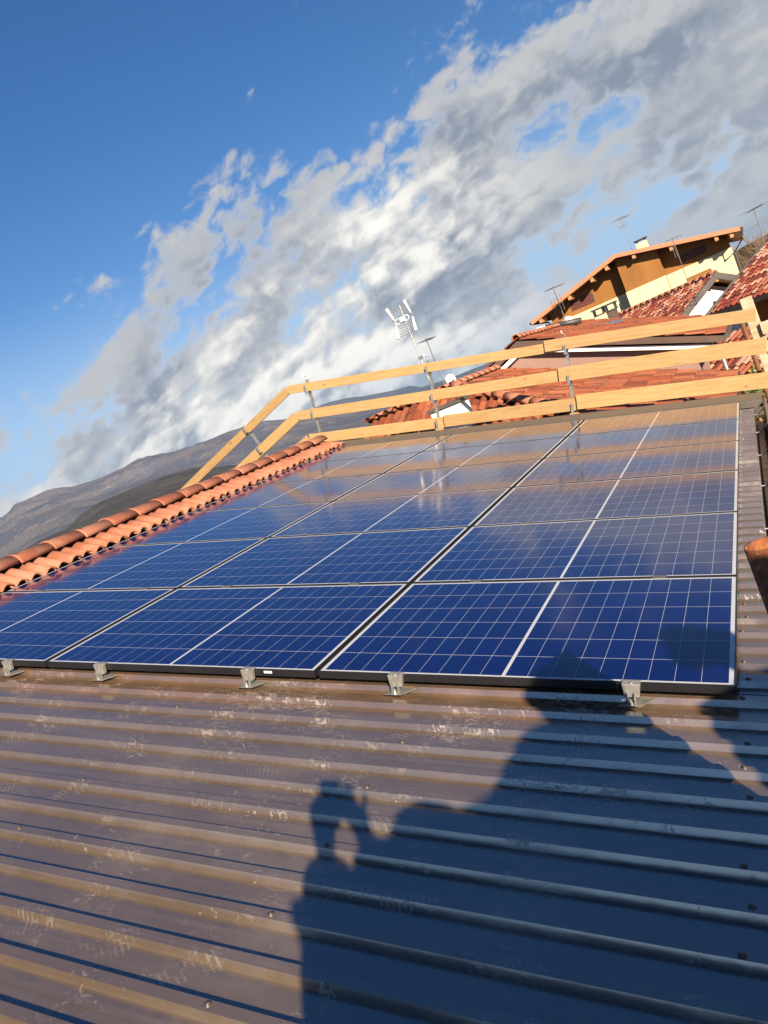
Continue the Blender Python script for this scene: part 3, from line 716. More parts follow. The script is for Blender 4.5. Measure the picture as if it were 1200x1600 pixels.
# C: tall ochre house with cream band
och = empty('ochre_house', None, 'tall ochre gabled house with cream band and wide brown eaves at the back', 'house')
Yc = 45.0; xl, xrr = -9.9, .38; pk = (-5.1, 10.95); el = (-10.75, 9.42); er = (1.08, 9.52)
def zc(x): return pk[1] + (x - pk[0]) * ((pk[1] - el[1]) / (pk[0] - el[0]) if x < pk[0] else (er[1] - pk[1]) / (er[0] - pk[0]))
MB().prism([(xl, Yc, 0), (xrr, Yc, 0), (xrr, Yc, zc(xrr) - .12), (pk[0], Yc, pk[1] - .12), (xl, Yc, zc(xl) - .12)], (0, 11, 0)).build('wall', M_ochre, och)
MB().prism([(-5.27, Yc - .8, 7.0), (-3.07, Yc - .8, 7.0), (-3.07, Yc - .8, zc(-3.07) - .13), (pk[0], Yc - .8, pk[1] - .13), (-5.27, Yc - .8, zc(-5.27) - .13)], (0, .79, 0)).build('bay', M_ochre, och)
def cream(x0, x1, z0, z1, y): MB().box((x0, y - .05, z0), (x1, y - .003, z1)).build('cream_band', M_cream, och)
cream(xl - .02, -5.28, 8.26, 8.86, Yc); cream(-5.30, -3.04, 8.26, 8.86, Yc - .8); cream(-3.06, xrr + .02, 8.26, 8.86, Yc)
cream(-.85, xrr + .02, 5.5, 8.258, Yc); cream(xl - .02, -8.9, 6.6, 8.258, Yc); cream(-7.6, -5.28, 7.0, 8.258, Yc); cream(-5.30, -3.04, 7.0, 8.258, Yc - .8); cream(-3.06, -2.2, 7.0, 8.258, Yc)
MB().box((xrr + .003, Yc - .05, 5.5), (xrr + .05, Yc + 11, 8.86)).build('cream_band', M_cream, och)
OH = 1.45
for (xa, za), (xb, zb) in ((pk, el), (pk, er)):
    MB().prism([(xa, Yc - OH, za), (xb, Yc - OH, zb), (xb, Yc - OH, zb - .10), (xa, Yc - OH, za - .10)], (0, 12.5 + OH, 0)).build('roof_deck', M_soffit, och)
    MB().prism([(xa, Yc - OH - .04, za + .10), (xb, Yc - OH - .04, zb + .10), (xb, Yc - OH - .04, zb - .12), (xa, Yc - OH - .04, za - .12)], (0, .035, 0)).build('verge_board', plain('verge_board', (.40, .17, .09), .6), och)
fr = MB(); tile_field(fr, (el[0], Yc + 12.4, el[1] + .03), (0, -1, 0), Vector((pk[0] - el[0], 0, pk[1] - el[1])), 69, 17, .2, .345, None, PAL_OR, .05, .006, 41)
tile_field(fr, (er[0], Yc - OH, er[1] + .03), (0, 1, 0), Vector((pk[0] - er[0], 0, pk[1] - er[1])), 69, 18, .2, .345, None, PAL_OR, .05, .006, 42)
tag(fr.build('tile_slope', M_tile, och), kind='stuff')
for x in (-10.2, -8.2, -6.7, -5.75, -4.2, -2.3, -.1, .62):
    MB().box((x - .09, Yc - OH + .06, zc(x) - .36), (x + .09, Yc - .005, zc(x) - .115)).build('rafter', M_rafter, och)
def lattice(x0, x1, z0, z1):
    fr_ = MB().box((x0, Yc - .012, z0), (x1, Yc - .003, z1)).build('vent', M_dark, och)
    n = int((x1 - x0) / .11); mz = int((z1 - z0) / .08); mb = MB()
    for j in range(mz):
        for i in range(n):
            if (i + j) % 2 == 0: mb.box((x0 + i * .11, Yc - .05, z0 + j * .08), (x0 + i * .11 + .125, Yc - .013, z0 + j * .08 + .07))
    tag(mb.build('bricks', M_brick, fr_), kind='stuff')
lattice(-8.55, -7.15, 9.15, 9.72); lattice(-2.1, -.75, 9.15, 9.6)
ch = MB().box((-4.15, Yc + 1.2, 10.2), (-3.55, Yc + 1.8, 11.25)).build('chimney', M_cream, och)
MB().box((-4.22, Yc + 1.14, 11.38), (-3.48, Yc + 1.86, 11.43)).build('cap', M_dark, ch)
for dx_ in (-4.1, -3.65): MB().box((dx_, Yc + 1.25, 11.25), (dx_ + .06, Yc + 1.75, 11.38)).build('cap_leg', M_dark, ch)
MB().tube([(1.10, Yc - OH + .02, 9.42), (1.10, Yc - OH + .02, 9.05), (.5, Yc - .1, 8.55), (.5, Yc - .1, 4)], .05, 8).build('downpipe', M_dark, och)
MB().tube([(er[0] + .08, Yc - OH, er[1] - .02), (er[0] + .08, Yc + 12, er[1] - .02)], .07, 8).build('gutter', M_dark, och)
MB().tube([(el[0] - .06, Yc - OH, el[1] - .02), (el[0] - .06, Yc + 12, el[1] - .02)], .08, 8).build('gutter', M_dark, och)
MB().tube([(el[0] - .02, Yc - OH + .05, el[1] - .08), (-10.1, Yc - .1, 9.12), (-9.98, Yc - .08, 8.9), (-9.98, Yc - .08, 4)], .05, 8).build('downpipe', M_dark, och)

# B and D: two houses turned 45 degrees with mottled tiles
def turned(name, label, peak, ridge_len, run, drop, wallm, tseed, wall_drop=.35, over=.55, left=True):
    """gable faces +x-y; ridge runs back to -x+y; peak = front ridge end"""
    h = empty(name, T(peak[0], peak[1], 0) @ Matrix.Rotation(R(-45 + 90), 4, 'Z'), label, 'house')
    # local: +y = ridge direction back (world -x+y), x across; gable normal -y (world +x-y)
    z = peak[2]
    MB().prism([(-run + .35, over, 0), (run - .35, over, 0), (run - .35, over, z - drop + .05), (0, over, z - .22), (-run + .35, over, z - drop + .05)], (0, ridge_len - over * 2, 0)).build('wall', wallm, h)
    for sgn in (-1, 1):
        e = Vector((sgn * run, 0, z - drop)); upv = Vector((-sgn * run, 0, drop)).normalized(); Ls = math.hypot(run, drop)
        fm = MB(); ny = int(Ls / .22); nx = int(ridge_len / .18)
        if sgn < 0: tile_field(fm, (e.x, ridge_len, e.z), (0, -1, 0), upv, nx, ny, .18, Ls / ny, None, PAL_MOT, .05, .008, tseed)
        else: tile_field(fm, (e.x, 0, e.z), (0, 1, 0), upv, nx, ny, .18, Ls / ny, None, PAL_MOT, .05, .008, tseed + 1)
        tag(fm.build('tile_slope', M_tile2, h), kind='stuff')
        MB().prism([(0, -.02, z + .06), (sgn * (run + .03), -.02, z - drop + .06), (sgn * (run + .03), -.02, z - drop - .16), (0, -.02, z - .16)], (0, .06, 0)).build('verge_board', M_fascia, h)
        MB().prism([(0, .042, z - .03), (sgn * run, .042, z - drop - .03), (sgn * run, .042, z - drop - .08), (0, .042, z - .08)], (0, ridge_len - .05, 0)).build('roof_deck', M_soffit, h)
        MB().box((min(sgn * run, sgn * (run + .09)), .05, z - drop - .10), (max(sgn * run, sgn * (run + .09)), ridge_len, z - drop + .0)).build('gutter', M_fascia, h)
        for yy in (.12, ridge_len * .5): pass
    for xx in (0, -run * .55, run * .55):
        zz = z - drop * abs(xx) / run
        MB().box((xx - .06, .045, zz - .26), (xx + .06, over - .004, zz - .085)).build('rafter', M_rafter, h)
    caps(h, (0, 0, z + .03), (0, ridge_len, z + .03), .36, .1)
    return h
hB = turned('white_gabled_house', 'house with mottled red tiles, grey verge and bright white gable wall', (-.25, 26.0, 7.66), 9.0, 4.6, 2.15, M_whitewall, 51)
def localD(): pass
# D: peak from its left eave corner: eave corner e, slope rises to +x+y
eD = Vector((-.56, 20.0, 6.66)); runD, dropD = 4.2, 1.95
pD = (eD.x + runD * .7071 + 7.5 * .7071 * 0, eD.y + runD * .7071, eD.z + dropD)
hD = empty('corner_house', T(pD[0], pD[1], 0) @ Matrix.Rotation(R(45), 4, 'Z'), 'house with mottled tile roof and grey eaves at the right edge behind the timber posts', 'house')
# local -x side is the visible slope, its eave along local y from 0 towards -y (nearer, right)
zD = pD[2]; LD = 9.0
fm = MB(); Ls = math.hypot(runD, dropD); ny = int(Ls / .22)
tile_field(fm, (-runD, 0, zD - dropD), (0, -1, 0), Vector((runD, 0, dropD)), int(LD / .18), ny, .18, Ls / ny, None, PAL_MOT, .05, .008, 61); tag(fm.build('tile_slope', M_tile2, hD), kind='stuff')
fm = MB(); tile_field(fm, (runD, -LD, zD - dropD), (0, 1, 0), Vector((-runD, 0, dropD)), int(LD / .18), ny, .18, Ls / ny, None, PAL_MOT, .05, .008, 62); tag(fm.build('tile_slope', M_tile2, hD), kind='stuff')
MB().prism([(-runD + .75, -.5, 0), (runD - .6, -.5, 0), (runD - .6, -.5, zD - dropD + .2), (0, -.5, zD - .2), (-runD + .75, -.5, zD - dropD + .25)], (0, -LD + 1, 0)).build('wall', M_ochre, hD)
for sgn in (-1, 1):
    MB().prism([(0, -.02, zD - .03), (sgn * runD, -.02, zD - dropD - .03), (sgn * runD, -.02, zD - dropD - .08), (0, -.02, zD - .08)], (0, -LD, 0)).build('roof_deck', M_soffit, hD)
    MB().box((min(sgn * runD, sgn * (runD + .1)), -LD, zD - dropD - .11), (max(sgn * runD, sgn * (runD + .1)), .0, zD - dropD + .01)).build('gutter', M_fascia, hD)
    MB().prism([(0, .04, zD + .05), (sgn * (runD + .1), .04, zD - dropD + .05), (sgn * (runD + .1), .04, zD - dropD - .15), (0, .04, zD - .15)], (0, -.045, 0)).build('verge_board', M_fascia, hD)
caps(hD, (0, -LD, zD + .03), (0, 0, zD + .03), .36, .1)
for k_ in range(6): MB().box((-runD + .05, -.9 - k_ * 1.2, zD - dropD - .14), (-runD + .78, -.78 - k_ * 1.2, zD - dropD + .02)).build('rafter', M_rafter, hD)
wn = MB().box((-runD + .70, -3.3, 5.1), (-runD + .745, -2.2, 6.3)).build('window', M_green, hD)
MB().box((-runD + .685, -3.2, 5.2), (-runD + .698, -2.3, 6.2)).build('pane', M_glassdark, wn)
# lower porch roofs between the pink house and the corner house
pr_ = empty('porch', T(.1, 16.0, 0) @ Matrix.Rotation(R(45), 4, 'Z'), 'low mottled tile porch roof beside the pink house eave', 'porch')
fm = MB(); tile_field(fm, (-1.6, 1.2, 5.30), (0, -1, 0), Vector((2.2, 0, .95)), 14, 6, .2, .37, None, PAL_MOT, .05, .008, 71); tag(fm.build('tile_slope', M_tile2, pr_), kind='stuff')
MB().box((-1.62, -1.6, 5.16), (-1.54, 1.2, 5.27)).build('gutter', M_fascia, pr_)
MB().prism([(-1.55, -1.55, 0), (.55, -1.55, 0), (.55, -1.55, 6.1), (-1.55, -1.55, 5.2)], (0, 2.7, 0)).build('wall', M_ochre, pr_)
MB().box((-1.60, -.9, 4.2), (-1.553, .2, 5.12)).build('shutter', M_green, pr_)
# chimney pots rising behind the pink house roof
cc = empty('twin_pot_chimney', T(-3.76, 24.0, 7.2), 'cream chimney with two dark cowls above the orange roof', 'chimney')
MB().box((-.17, -.17, -1.5), (.17, .17, .70)).build('stack', M_cream, cc); MB().box((-.60, -.12, -1.5), (-.175, .25, .46)).build('plinth', M_ochre, cc)
for x in (-.06, .34):
    cw = MB().box((x - .22, -.2, .86), (x + .22, .2, .91)).build('cowl', M_dark, cc)
    for a, b_2 in ((-.15, -.14), (.15, -.14), (-.15, .14), (.15, .14)): MB().box((x + a - .025, b_2 - .025, .70), (x + a + .025, b_2 + .025, .86)).build('cowl_leg', M_dark, cw)
    MB().box((x - .19, -.17, .66), (x + .19, .17, .70)).build('rim', M_dark, cc)
MB().box((.20, -.15, -1.5), (.48, .15, .66)).build('stack', M_brownfascia, cc)
#@@DETAILS
# ------------------------------------------------------------------ aerials and dishes
def panel_aerial():
    t = empty('tv_aerial', T(-5.06, 11.0, 7.2), 'large grid panel aerial with white curved side bars on tall mast above guard rail', 'aerial')
    MB().tube([(0, 0, -.3), (0, 0, 1.02)], .022, 8).tube([(0, 0, 1.0), (0, 0, 2.06)], .017, 8).build('mast', M_galv, t)
    MB().box((-.035, -.03, .98), (.035, .03, 1.04)).build('mast_clamp', M_galv, t)
    for k in range(13):
        z = 1.50 + k * .0475
        if abs(z - 1.785) < .03: continue
        yy = -.05 - .10 * abs(z - 1.785) / .28
        MB().tube([(-.19, yy - .02, z), (.19, yy - .02, z)], .0055, 5).build('reflector_rod', M_galv, t)
    for sx in (-1, 1):
        for sz in (-1, 1):
            pts = [(sx * (.185 + .012 * q * q), -.06 - .13 * q, 1.785 + sz * (.03 + .265 * q)) for q in (0, .33, .66, 1.)]
            MB().tube(pts, [.018, .023, .026, .027], 8).build('side_bar', M_white, t, None, True)
    for sx in (-1, 1):
        pts = [(sx * (.03 + .055 * (1 - math.cos(a))), -.14, 1.785 + .055 * math.sin(a)) for a in [k * math.tau / 14 for k in range(15)]]
        pts = [(sx * (.085 + .065 * math.cos(a)), -.14, 1.785 + .05 * math.sin(a)) for a in [k * math.tau / 14 for k in range(15)]]
        MB().tube(pts, .006, 6).build('dipole', M_white, t)
    MB().box((-.03, -.17, 1.75), (.03, -.02, 1.83)).build('junction_box', M_white, t)
panel_aerial()
M_aerial = plain('aerial_metal', (.14, .14, .145), .5, .3, .15, 20)
def yagi(x, y, z0, z1, label, el=.28, boom=.55, ang=20, n=6, extra=True):
    t = empty('tv_aerial', T(x, y, z0) @ Matrix.Rotation(R(ang), 4, 'Z'), label, 'aerial')
    h = z1 - z0; r_ = .013
    MB().tube([(0, 0, -.4), (0, 0, h)], r_, 6).build('mast', M_aerial, t)
    b = MB().tube([(-boom * .4, 0, h - .06), (boom * .6, 0, h - .06)], .012, 6).build('boom', M_aerial, t)
    for k in range(n):
        xx = -boom * .38 + boom * .96 * k / (n - 1)
        MB().tube([(xx, -el * (1 - .05 * k), h - .05), (xx, el * (1 - .05 * k), h - .05)], .007, 5).build('element', M_aerial, b)
    if extra:
        b = MB().tube([(-.05, -.3, h - .5), (-.05, .3, h - .5)], .01, 6).build('boom', M_aerial, t)
        for k in range(4): MB().tube([(-.05, -.28 + k * .19, h - .72), (-.05, -.28 + k * .19, h - .28)], .006, 5).build('element', M_aerial, b)
    return t
yagi(-5.58, 13.0, 7.3, 8.68, 'small aerial on thin mast just right of the big grid panel aerial', .16, .35, 75, 6, False)
yagi(-4.5, 47.0, 11.0, 13.1, 'tall thin aerial on the ridge of the ochre house, left of its chimney', .45, .9, 60, 5)
yagi(-3.92, 19.0, 7.6, 9.0, 'branched aerial on the pink house roof in front of the ochre house left eave', .2, .45, 40, 5)
yagi(-1.23, 28.0, 7.5, 9.48, 'grey aerial with forked arms in front of the ochre house cream band', .26, .5, 15, 4)
yagi(1.26, 22.5, 7.6, 8.92, 'dark aerial at the right edge on the corner house ridge', .3, .8, -60, 4)
def dish(x, y, z, r_, label, rz):
    t = empty('satellite_dish', T(x, y, z) @ Matrix.Rotation(R(rz), 4, 'Z'), label, 'satellite dish')
    vs, fs = [(0, .0, 0)], []; ns = 20
    for j, q in enumerate((.5, 1.)):
        vs += [(math.cos(i * math.tau / ns) * r_ * q, -.22 * r_ * q * q, math.sin(i * math.tau / ns) * r_ * q * 1.1) for i in range(ns)]
    fs = [(0, 1 + i, 1 + (i + 1) % ns) for i in range(ns)] + [(1 + i, 1 + ns + i, 1 + ns + (i + 1) % ns, 1 + (i + 1) % ns) for i in range(ns)]
    vs2 = [(a, b + .012, c) for a, b, c in vs]; k = len(vs)
    m_ = MB().add(vs + vs2, fs + [tuple(reversed([q + k for q in f])) for f in fs] + [(1 + ns + i, 1 + ns + k + i, 1 + ns + k + (i + 1) % ns, 1 + ns + (i + 1) % ns) for i in range(ns)])
    m_.build('reflector', M_white, t, Matrix.Rotation(R(-18), 4, 'X'), True)
    MB().tube([(0, -.02, -r_), (0, -r_ * 1.3, -r_ * .35)], .01, 6).build('arm', M_galv, t)
    MB().tube([(0, -r_ * 1.25, -r_ * .4), (0, -r_ * 1.45, -.1 * r_)], .022, 8).build('receiver', M_dark, t)
    MB().tube([(0, .02, 0), (0, .1, -.05), (0, .1, -r_ - .35)], .018, 6).build('pole', M_galv, t)
dish(-5.0, 11.9, 7.62, .105, 'white satellite dish on the low wing ridge behind the guard rail', 38)
dish(-3.86, 19.1, 7.92, .16, 'small white satellite dish beside the branched aerial on the pink house', 30)

# ------------------------------------------------------------------ plants
M_bark = plain('bark', (.10, .075, .055), .95, 0, .25, 10); M_twig = plain('twigs', (.19, .13, .085), .95, 0, .25, 3)
def bare_tree(x, y, z, h, seed, label):
    rnd = random.Random(seed); t = empty('bare_tree', T(x, y, z), label, 'tree', 'bare winter trees on the hill at the right')
    tr, cr = MB(), MB()
    def grow(mb, p, d, L, r_, lev):
        pts = [p]; dd = d.copy()
        for k in range(3):
            dd = (dd + Vector((rnd.uniform(-.18, .18), rnd.uniform(-.18, .18), rnd.uniform(-.05, .12)))).normalized(); pts.append(pts[-1] + dd * L / 3)
        mb.tube(pts, [r_, r_ * .85, r_ * .7, r_ * .55], 4 if lev > 1 else 6, False)
        if lev >= 4: return
        for k in range(4 if lev else 6):
            i = rnd.choice((1, 2, 3)) if lev else rnd.choice((2, 3, 3))
            a = rnd.uniform(0, math.tau); sp = rnd.uniform(.4, .95)
            nd = (dd + Vector((math.cos(a) * sp, math.sin(a) * sp, rnd.uniform(-.1, .35)))).normalized()
            grow(cr, pts[i], nd, L * rnd.uniform(.5, .72), max(r_ * .5, .012), lev + 1)
    grow(tr, Vector((0, 0, -.3)), Vector((0, 0, 1)), h * .42, h * .022, 0)
    tr.build('trunk', M_bark, t); cr.build('crown', M_twig, t)
for k, (x, y, z, h, lb) in enumerate(((.9, 62, 3.5, 6.2, 'leftmost bare tree behind the ochre house right eave'), (2.1, 66, 3.6, 6.6, 'bare tree right of the ochre house gutter pipe'), (3.5, 60, 3.4, 6.8, 'bare tree behind the corner house ridge near its aerial'), (5.2, 70, 3.6, 7.5, 'bare tree at the very right edge of the photo'), (2.9, 82, 4, 8.2, 'farthest bare tree on the brown hill at the right'))):
    bare_tree(x, y, z, h, 100 + k, lb)
def mk_leaf():
    m, g_, b = mat('leaves'); a = g_.n('ShaderNodeVertexColor', layer_name='tint').outputs[0]
    P(b, g_, col=a, rough=.6, spec=.3); return m
M_leaf = mk_leaf()
def shrub(x, y, z, rx, rz, n, seed, label, pal):
    rnd = random.Random(seed); t = empty('shrub', T(x, y, z - rz), label, 'shrub'); mb, st = MB(), MB()
    for k in range(9):
        a = rnd.uniform(0, math.tau); st.tube([(0, 0, -1.2), (math.cos(a) * rx * .3, math.sin(a) * rx * .3, rz * .4), (math.cos(a) * rx * .7, math.sin(a) * rx * .7, rz * 1.5)], [.03, .02, .008], 5)
    for k in range(n):
        q = Vector((rnd.gauss(0, 1), rnd.gauss(0, 1), rnd.gauss(0, 1))).normalized() * rnd.uniform(.45, 1.05)
        c = Vector((q.x * rx, q.y * rx, rz + q.z * rz)); d = Vector((rnd.uniform(-1, 1), rnd.uniform(-1, 1), rnd.uniform(-.6, 1))).normalized(); e = d.orthogonal().normalized() * .022
        L = rnd.uniform(.05, .11); col = rnd.choice(pal)
        mb.add([c, c + d * L * .5 + e, c + d * L, c + d * L * .5 - e], [(0, 1, 2, 3)], tuple(v * rnd.uniform(.7, 1.3) for v in col))
    mb.build('foliage', M_leaf, t); st.build('stem', M_bark, t)
PG = ((.06, .07, .02), (.10, .10, .035), (.04, .055, .018), (.14, .13, .055))
shrub(.0, 10.6, 5.05, .8, .75, 2600, 5, 'yellow green shrub below the right end of the guard rail', PG)
shrub(.75, 9.6, 4.6, .7, .8, 2000, 6, 'green shrub in the gap beyond the gutter board', PG)
shrub(.16, 11.6, 5.75, .10, .10, 60, 8, 'sprig of yellow leaves in front of the green porch shutter', ((.22, .19, .04), (.16, .17, .05)))

# ------------------------------------------------------------------ scaffold and the people on it, out of frame, whose shadows fall on the roof
DK = 5.74
sc_ = empty('scaffold', T(1.6, -3.5, 0), 'steel scaffold with plank deck beside the eave', 'scaffold')
for k in range(8):
    me = MB().box((-1.05 + k * .285, -3.4, DK - .05), (-1.05 + k * .285 + .27, 2.5, DK)).mesh('plank', M_oldwood); link(bpy.data.objects.new('plank', me), sc_)
for x in (-1.0, 1.15):
    for y in (-3.3, -.4, 2.4): MB().tube([(x, y, 0), (x, y, DK + (-.05 if x < 0 else .45))], .024, 8).build('standard', M_galv, sc_)
for y in (-3.3, -.4, 2.4): MB().tube([(-1.1, y, DK - .08), (1.25, y, DK - .08)], .024, 8).build('transom', M_galv, sc_)
RH, BH = Vector((.8770, .4806, 0)), Vector((.4806, -.8770, 0))
def PT(r_, b, z): return CAM + RH * r_ + BH * b + Vector((0, 0, z))
_p = PT(0, .9, 0)  # unseen boards added to fill gaps in the people's shadow on the roof
for r0_, r1_, zt, lb in ((-.045, .13, .095, 'narrow low added shadow board at the left end of the scaffold'), (.135, .50, .105, 'middling added shadow board standing on the scaffold beside the tall one'), (.505, 1.32, .13, 'tall added shadow board standing on the scaffold behind the people'), (1.34, 1.95, -.2, 'short added shadow board beside the tall one on the scaffold')):
    tag(MB().box((r0_, 0, 0), (r1_, .03, CAM.z + zt - DK)).build('shadow_board', M_oldwood, None, T(_p.x, _p.y, DK) @ Matrix.Rotation(math.atan2(RH.y, RH.x), 4, 'Z')), lb, 'shadow board')
def skin(name, joints, edges, mt, parent, root, sub=2):
    """continuous surface grown round a skeleton: joints = {name: (point, radius)}"""
    names = list(joints); me = bpy.data.meshes.new(name)
    me.from_pydata([tuple(joints[k][0]) for k in names], [(names.index(a), names.index(b)) for a, b in edges], []); me.materials.append(mt)
    o = bpy.data.objects.new(name, me); link(o, parent)
    o.modifiers.new('skin', 'SKIN'); 
    if not me.skin_vertices: 
        bm = bmesh.new(); bm.from_mesh(me); bm.verts.layers.skin.verify(); bm.to_mesh(me); bm.free()
    for i, k in enumerate(names):
        sv = me.skin_vertices[0].data[i]; r_ = joints[k][1]; sv.radius = r_ if hasattr(r_, '__len__') else (r_, r_); sv.use_root = (k == root)
    o.modifiers['skin'].use_smooth_shade = True
    s2 = o.modifiers.new('sub', 'SUBSURF'); s2.levels = sub; s2.render_levels = sub
    return o
M_skin = plain('skin', (.48, .27, .18), .5); M_jacket = plain('navy_jacket', (.02, .03, .06), .85); M_trouser = plain('grey_trousers', (.07, .07, .075), .9)
M_hair = plain('dark_hair', (.03, .02, .015), .7); M_boot = plain('boots', (.05, .035, .025), .7); M_orange = plain('orange_jacket', (.55, .16, .03), .8); M_helm = plain('white_helmet', (.75, .75, .72), .35)
def person(label, head, sL, eL, hL, sR, eR, hR, pelvis, jm, hat=None, hr=.088, sv=0.):
    """all arguments are (right, back, up) from the camera; feet stand on the scaffold deck"""
    t = empty('person', T(PT(*pelvis).x, PT(*pelvis).y, DK), label, 'person'); O = Vector((PT(*pelvis).x, PT(*pelvis).y, DK))
    W = lambda q: PT(*q) - O
    H = W(head); SL_, EL_, HL_, SR_, ER_, HR_, PE = map(W, (sL, eL, hL, sR, eR, hR, pelvis))
    ch = (SL_ + SR_) / 2 + Vector((0, 0, -.06)); nk = (SL_ + SR_) / 2 + Vector((0, 0, .06)); nk = nk.lerp(H, .25)
    ax = (SR_ - SL_).normalized(); fw = Vector((0, 0, 1)).cross(ax).normalized()
    J = {'pe': (PE, .135), 'wa': (PE.lerp(ch, .5), .125), 'ch': (ch, .145), 'nk': (nk, .055), 'jaw': (nk.lerp(H, .55), .066), 'hd': (H, hr), 'top': (H + Vector((0, 0, hr * .75)), hr * .7), 'nose': (H + fw * (hr * 1.12) + Vector((0, 0, -.02)), .016)}
    E = [('pe', 'wa'), ('wa', 'ch'), ('ch', 'nk'), ('nk', 'jaw'), ('jaw', 'hd'), ('hd', 'top'), ('hd', 'nose')]
    for sd, s0, e0, h0 in (('L', SL_, EL_, HL_), ('R', SR_, ER_, HR_)):
        J.update({'s' + sd: (s0, .068), 'e' + sd: (e0, .046), 'w' + sd: (e0.lerp(h0, .86), .031), 'h' + sd: (h0, .036)})
        E += [('ch', 's' + sd), ('s' + sd, 'e' + sd), ('e' + sd, 'w' + sd), ('w' + sd, 'h' + sd)]
        d = (h0 - e0).normalized(); sidev = d.cross(fw).normalized() if abs(d.dot(fw)) < .9 else ax
        for k, (off, ln) in enumerate(((-.033, .055), (-.012, .085), (.008, .092), (.027, .08), (.042, .062))):
            base = h0 + sidev * off + d * (.012 if k else -.01)
            a = base + (d * .55 + (sidev * -.6 if k == 0 else Vector((0, 0, 0))) + fw * .25).normalized() * ln * .5; b = a + (d * .5 + fw * .6).normalized() * ln * .5
            J.update({f'f{sd}{k}a': (base, .012), f'f{sd}{k}b': (a, .0095), f'f{sd}{k}c': (b, .008)}); E += [('h' + sd, f'f{sd}{k}a'), (f'f{sd}{k}a', f'f{sd}{k}b'), (f'f{sd}{k}b', f'f{sd}{k}c')]
    hgt = PE.z
    for sd, sg in (('L', -1), ('R', 1)):
        hip = PE + ax * (.09 * sg) + Vector((0, 0, -.06)); kn = Vector((ax.x * .11 * sg, ax.y * .11 * sg, hgt * .52)) + fw * .03; an = Vector((ax.x * .13 * sg, ax.y * .13 * sg, .08)); to = an + fw * .17 + Vector((0, 0, -.045))
        J.update({'hp' + sd: (hip, .09), 'kn' + sd: (kn, .062), 'an' + sd: (an, .042), 'to' + sd: (to, .036)}); E += [('pe', 'hp' + sd), ('hp' + sd, 'kn' + sd), ('kn' + sd, 'an' + sd), ('an' + sd, 'to' + sd)]
    skin('body', J, E, M_skin, t, 'pe')
    big = lambda k, r_: (J[k][0], r_)
    JJ = {'pe': big('pe', .185), 'wa': big('wa', .185), 'ch': big('ch', .19), 'nk': (J['ch'][0].lerp(J['nk'][0], .8), .08)}
    EE = [('pe', 'wa'), ('wa', 'ch'), ('ch', 'nk')]
    for sd in 'LR':
        JJ.update({'s' + sd: big('s' + sd, .095), 'e' + sd: big('e' + sd, .068 + sv), 'w' + sd: (J['e' + sd][0].lerp(J['h' + sd][0], .84), .052 + sv * 1.3)}); EE += [('ch', 's' + sd), ('s' + sd, 'e' + sd), ('e' + sd, 'w' + sd)]
    skin('jacket', JJ, EE, jm, t, 'pe')
    JT = {'pe': (J['pe'][0] + Vector((0, 0, -.02)), .165)}; ET = []
    for sd in 'LR':
        JT.update({'hp' + sd: big('hp' + sd, .11), 'kn' + sd: big('kn' + sd, .085), 'an' + sd: (J['an' + sd][0] + Vector((0, 0, .05)), .065)}); ET += [('pe', 'hp' + sd), ('hp' + sd, 'kn' + sd), ('kn' + sd, 'an' + sd)]
    skin('trousers', JT, ET, M_trouser, t, 'pe')
    for sd in 'LR':
        skin('boot', {'a': (J['an' + sd][0] + Vector((0, 0, .03)), .055), 'b': (J['an' + sd][0] + Vector((0, 0, -.028)), .05), 'c': (J['to' + sd][0], .043)}, [('a', 'b'), ('b', 'c')], M_boot, t, 'a')
    for sg in (-1, 1):
        MB().tube([H + fw * (hr * .86) + ax * (.032 * sg) + Vector((0, 0, .012)), H + fw * (hr * .98) + ax * (.032 * sg) + Vector((0, 0, .012))], .011, 8).build('eye', M_dark, t)
    if hat:
        vs, fs = [], []; ns = 20; pr2 = [(hr + .075, .035), (hr + .07, .045), (hr + .03, .05), (hr + .025, .09), (hr * .9, .135), (hr * .5, .165), (.004, .172)]
        if hat == 'hood': pr2 = [(hr + .02, -.10), (hr + .045, -.04), (hr + .05, .04), (hr + .03, .10), (hr * .8, .145), (.004, .165)]
        for r_, z in pr2: vs += [tuple(H + Vector((math.cos(i * math.tau / ns) * r_, math.sin(i * math.tau / ns) * r_, z))) for i in range(ns)]
        fs = [(j * ns + i, j * ns + (i + 1) % ns, (j + 1) * ns + (i + 1) % ns, (j + 1) * ns + i) for j in range(len(pr2) - 1) for i in range(ns)]
        MB().add(vs, fs).build('hood' if hat == 'hood' else 'helmet', M_helm if hat != 'hood' else jm, t, None, True)
    else:
        vs = []; ns = 16; pr2 = [(hr * 1.06, -.02), (hr * 1.1, .03), (hr * .95, .075), (hr * .5, .108), (.004, .115)]
        for r_, z in pr2: vs += [tuple(H - fw * .012 + Vector((math.cos(i * math.tau / ns) * r_, math.sin(i * math.tau / ns) * r_, z))) for i in range(ns)]
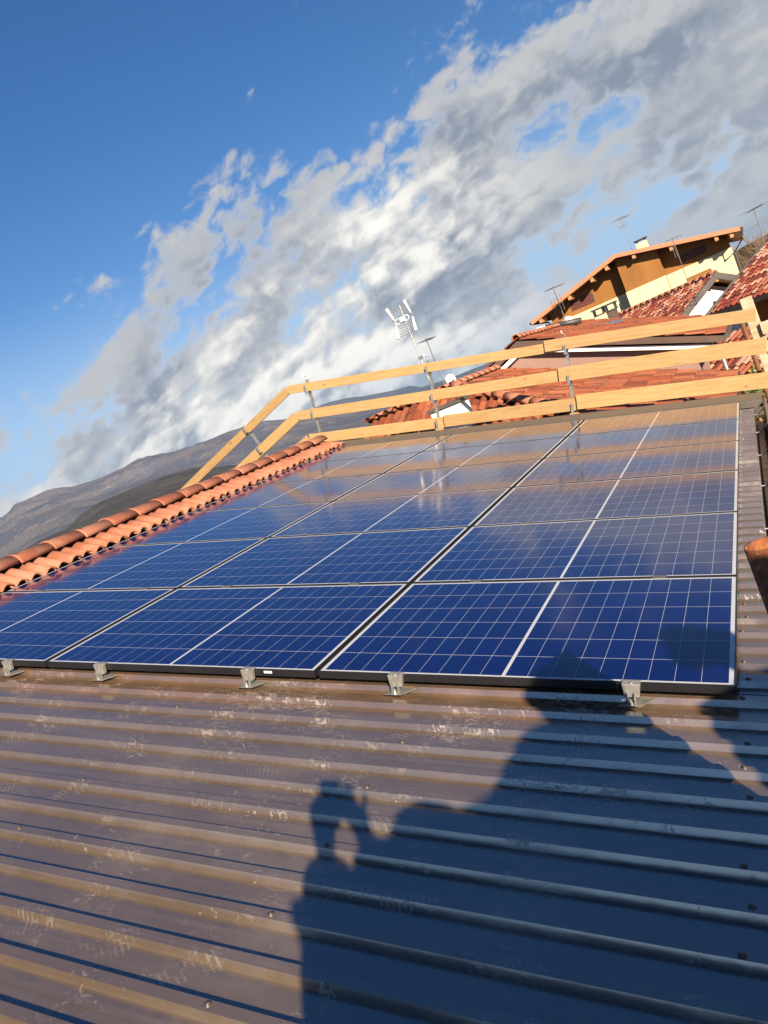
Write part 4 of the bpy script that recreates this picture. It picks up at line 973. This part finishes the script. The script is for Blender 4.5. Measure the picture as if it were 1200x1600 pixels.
        MB().add(vs, [(j * ns + i, j * ns + (i + 1) % ns, (j + 1) * ns + (i + 1) % ns, (j + 1) * ns + i) for j in range(len(pr2) - 1) for i in range(ns)]).build('hair', M_hair, t, None, True)
person('person in navy jacket holding up a phone on the scaffold', (.31, .43, -.16), (.10, .43, -.33), (-.185, .22, -.50), (-.05, .035, -.095), (.50, .48, -.33), (.085, .27, -.54), (.055, .04, -.095), (.20, .50, -.78), M_jacket, 'hood', .095, .022)
person('person in orange jacket and helmet reaching sideways on the scaffold', (1.06, .24, .04), (.80, .26, -.08), (.56, .25, -.19), (.36, .27, -.30), (1.13, .24, -.18), (1.13, .28, -.45), (1.05, .22, -.65), (.98, .26, -.70), M_orange, 'hood', .1)
person('person in white helmet standing at the far side of the scaffold', (1.65, .22, -.02), (1.44, .24, -.24), (1.30, .25, -.48), (1.34, .15, -.70), (1.92, .24, -.25), (2.0, .25, -.52), (1.92, .12, -.7), (1.70, .24, -.76), M_jacket, 'helmet', .1)
# the phone at the camera
ph = Matrix(((_r.x, _u.x, _b.x, CAM.x), (_r.y, _u.y, _b.y, CAM.y), (_r.z, _u.z, _b.z, CAM.z), (0, 0, 0, 1)))
me = MB().box((-.030, -.135, .003), (.044, .024, .011)).mesh('body', M_dark); bevel_mesh(me, .002)
pt_ = empty('phone', ph, 'black phone held up by the person in the navy jacket', 'phone'); link(bpy.data.objects.new('body', me), pt_)
MB().box((-.027, -.132, .0112), (.041, .021, .0118)).build('screen', M_glassdark, pt_)

# ------------------------------------------------------------------ haze
hm = bpy.data.materials.new('haze'); hm.use_nodes = True; nt = hm.node_tree; nt.nodes.clear()
vol = nt.nodes.new('ShaderNodeVolumePrincipled'); vol.inputs['Color'].default_value = (.42, .66, 1, 1); vol.inputs['Density'].default_value = 3.5e-5; vol.inputs['Anisotropy'].default_value = .2
ho = nt.nodes.new('ShaderNodeOutputMaterial'); nt.links.new(vol.outputs[0], ho.inputs['Volume'])
hz_o = MB().box((-15500, -15500, -1), (15500, 15500, 800)).build('haze', hm); tag(hz_o, kind='stuff')
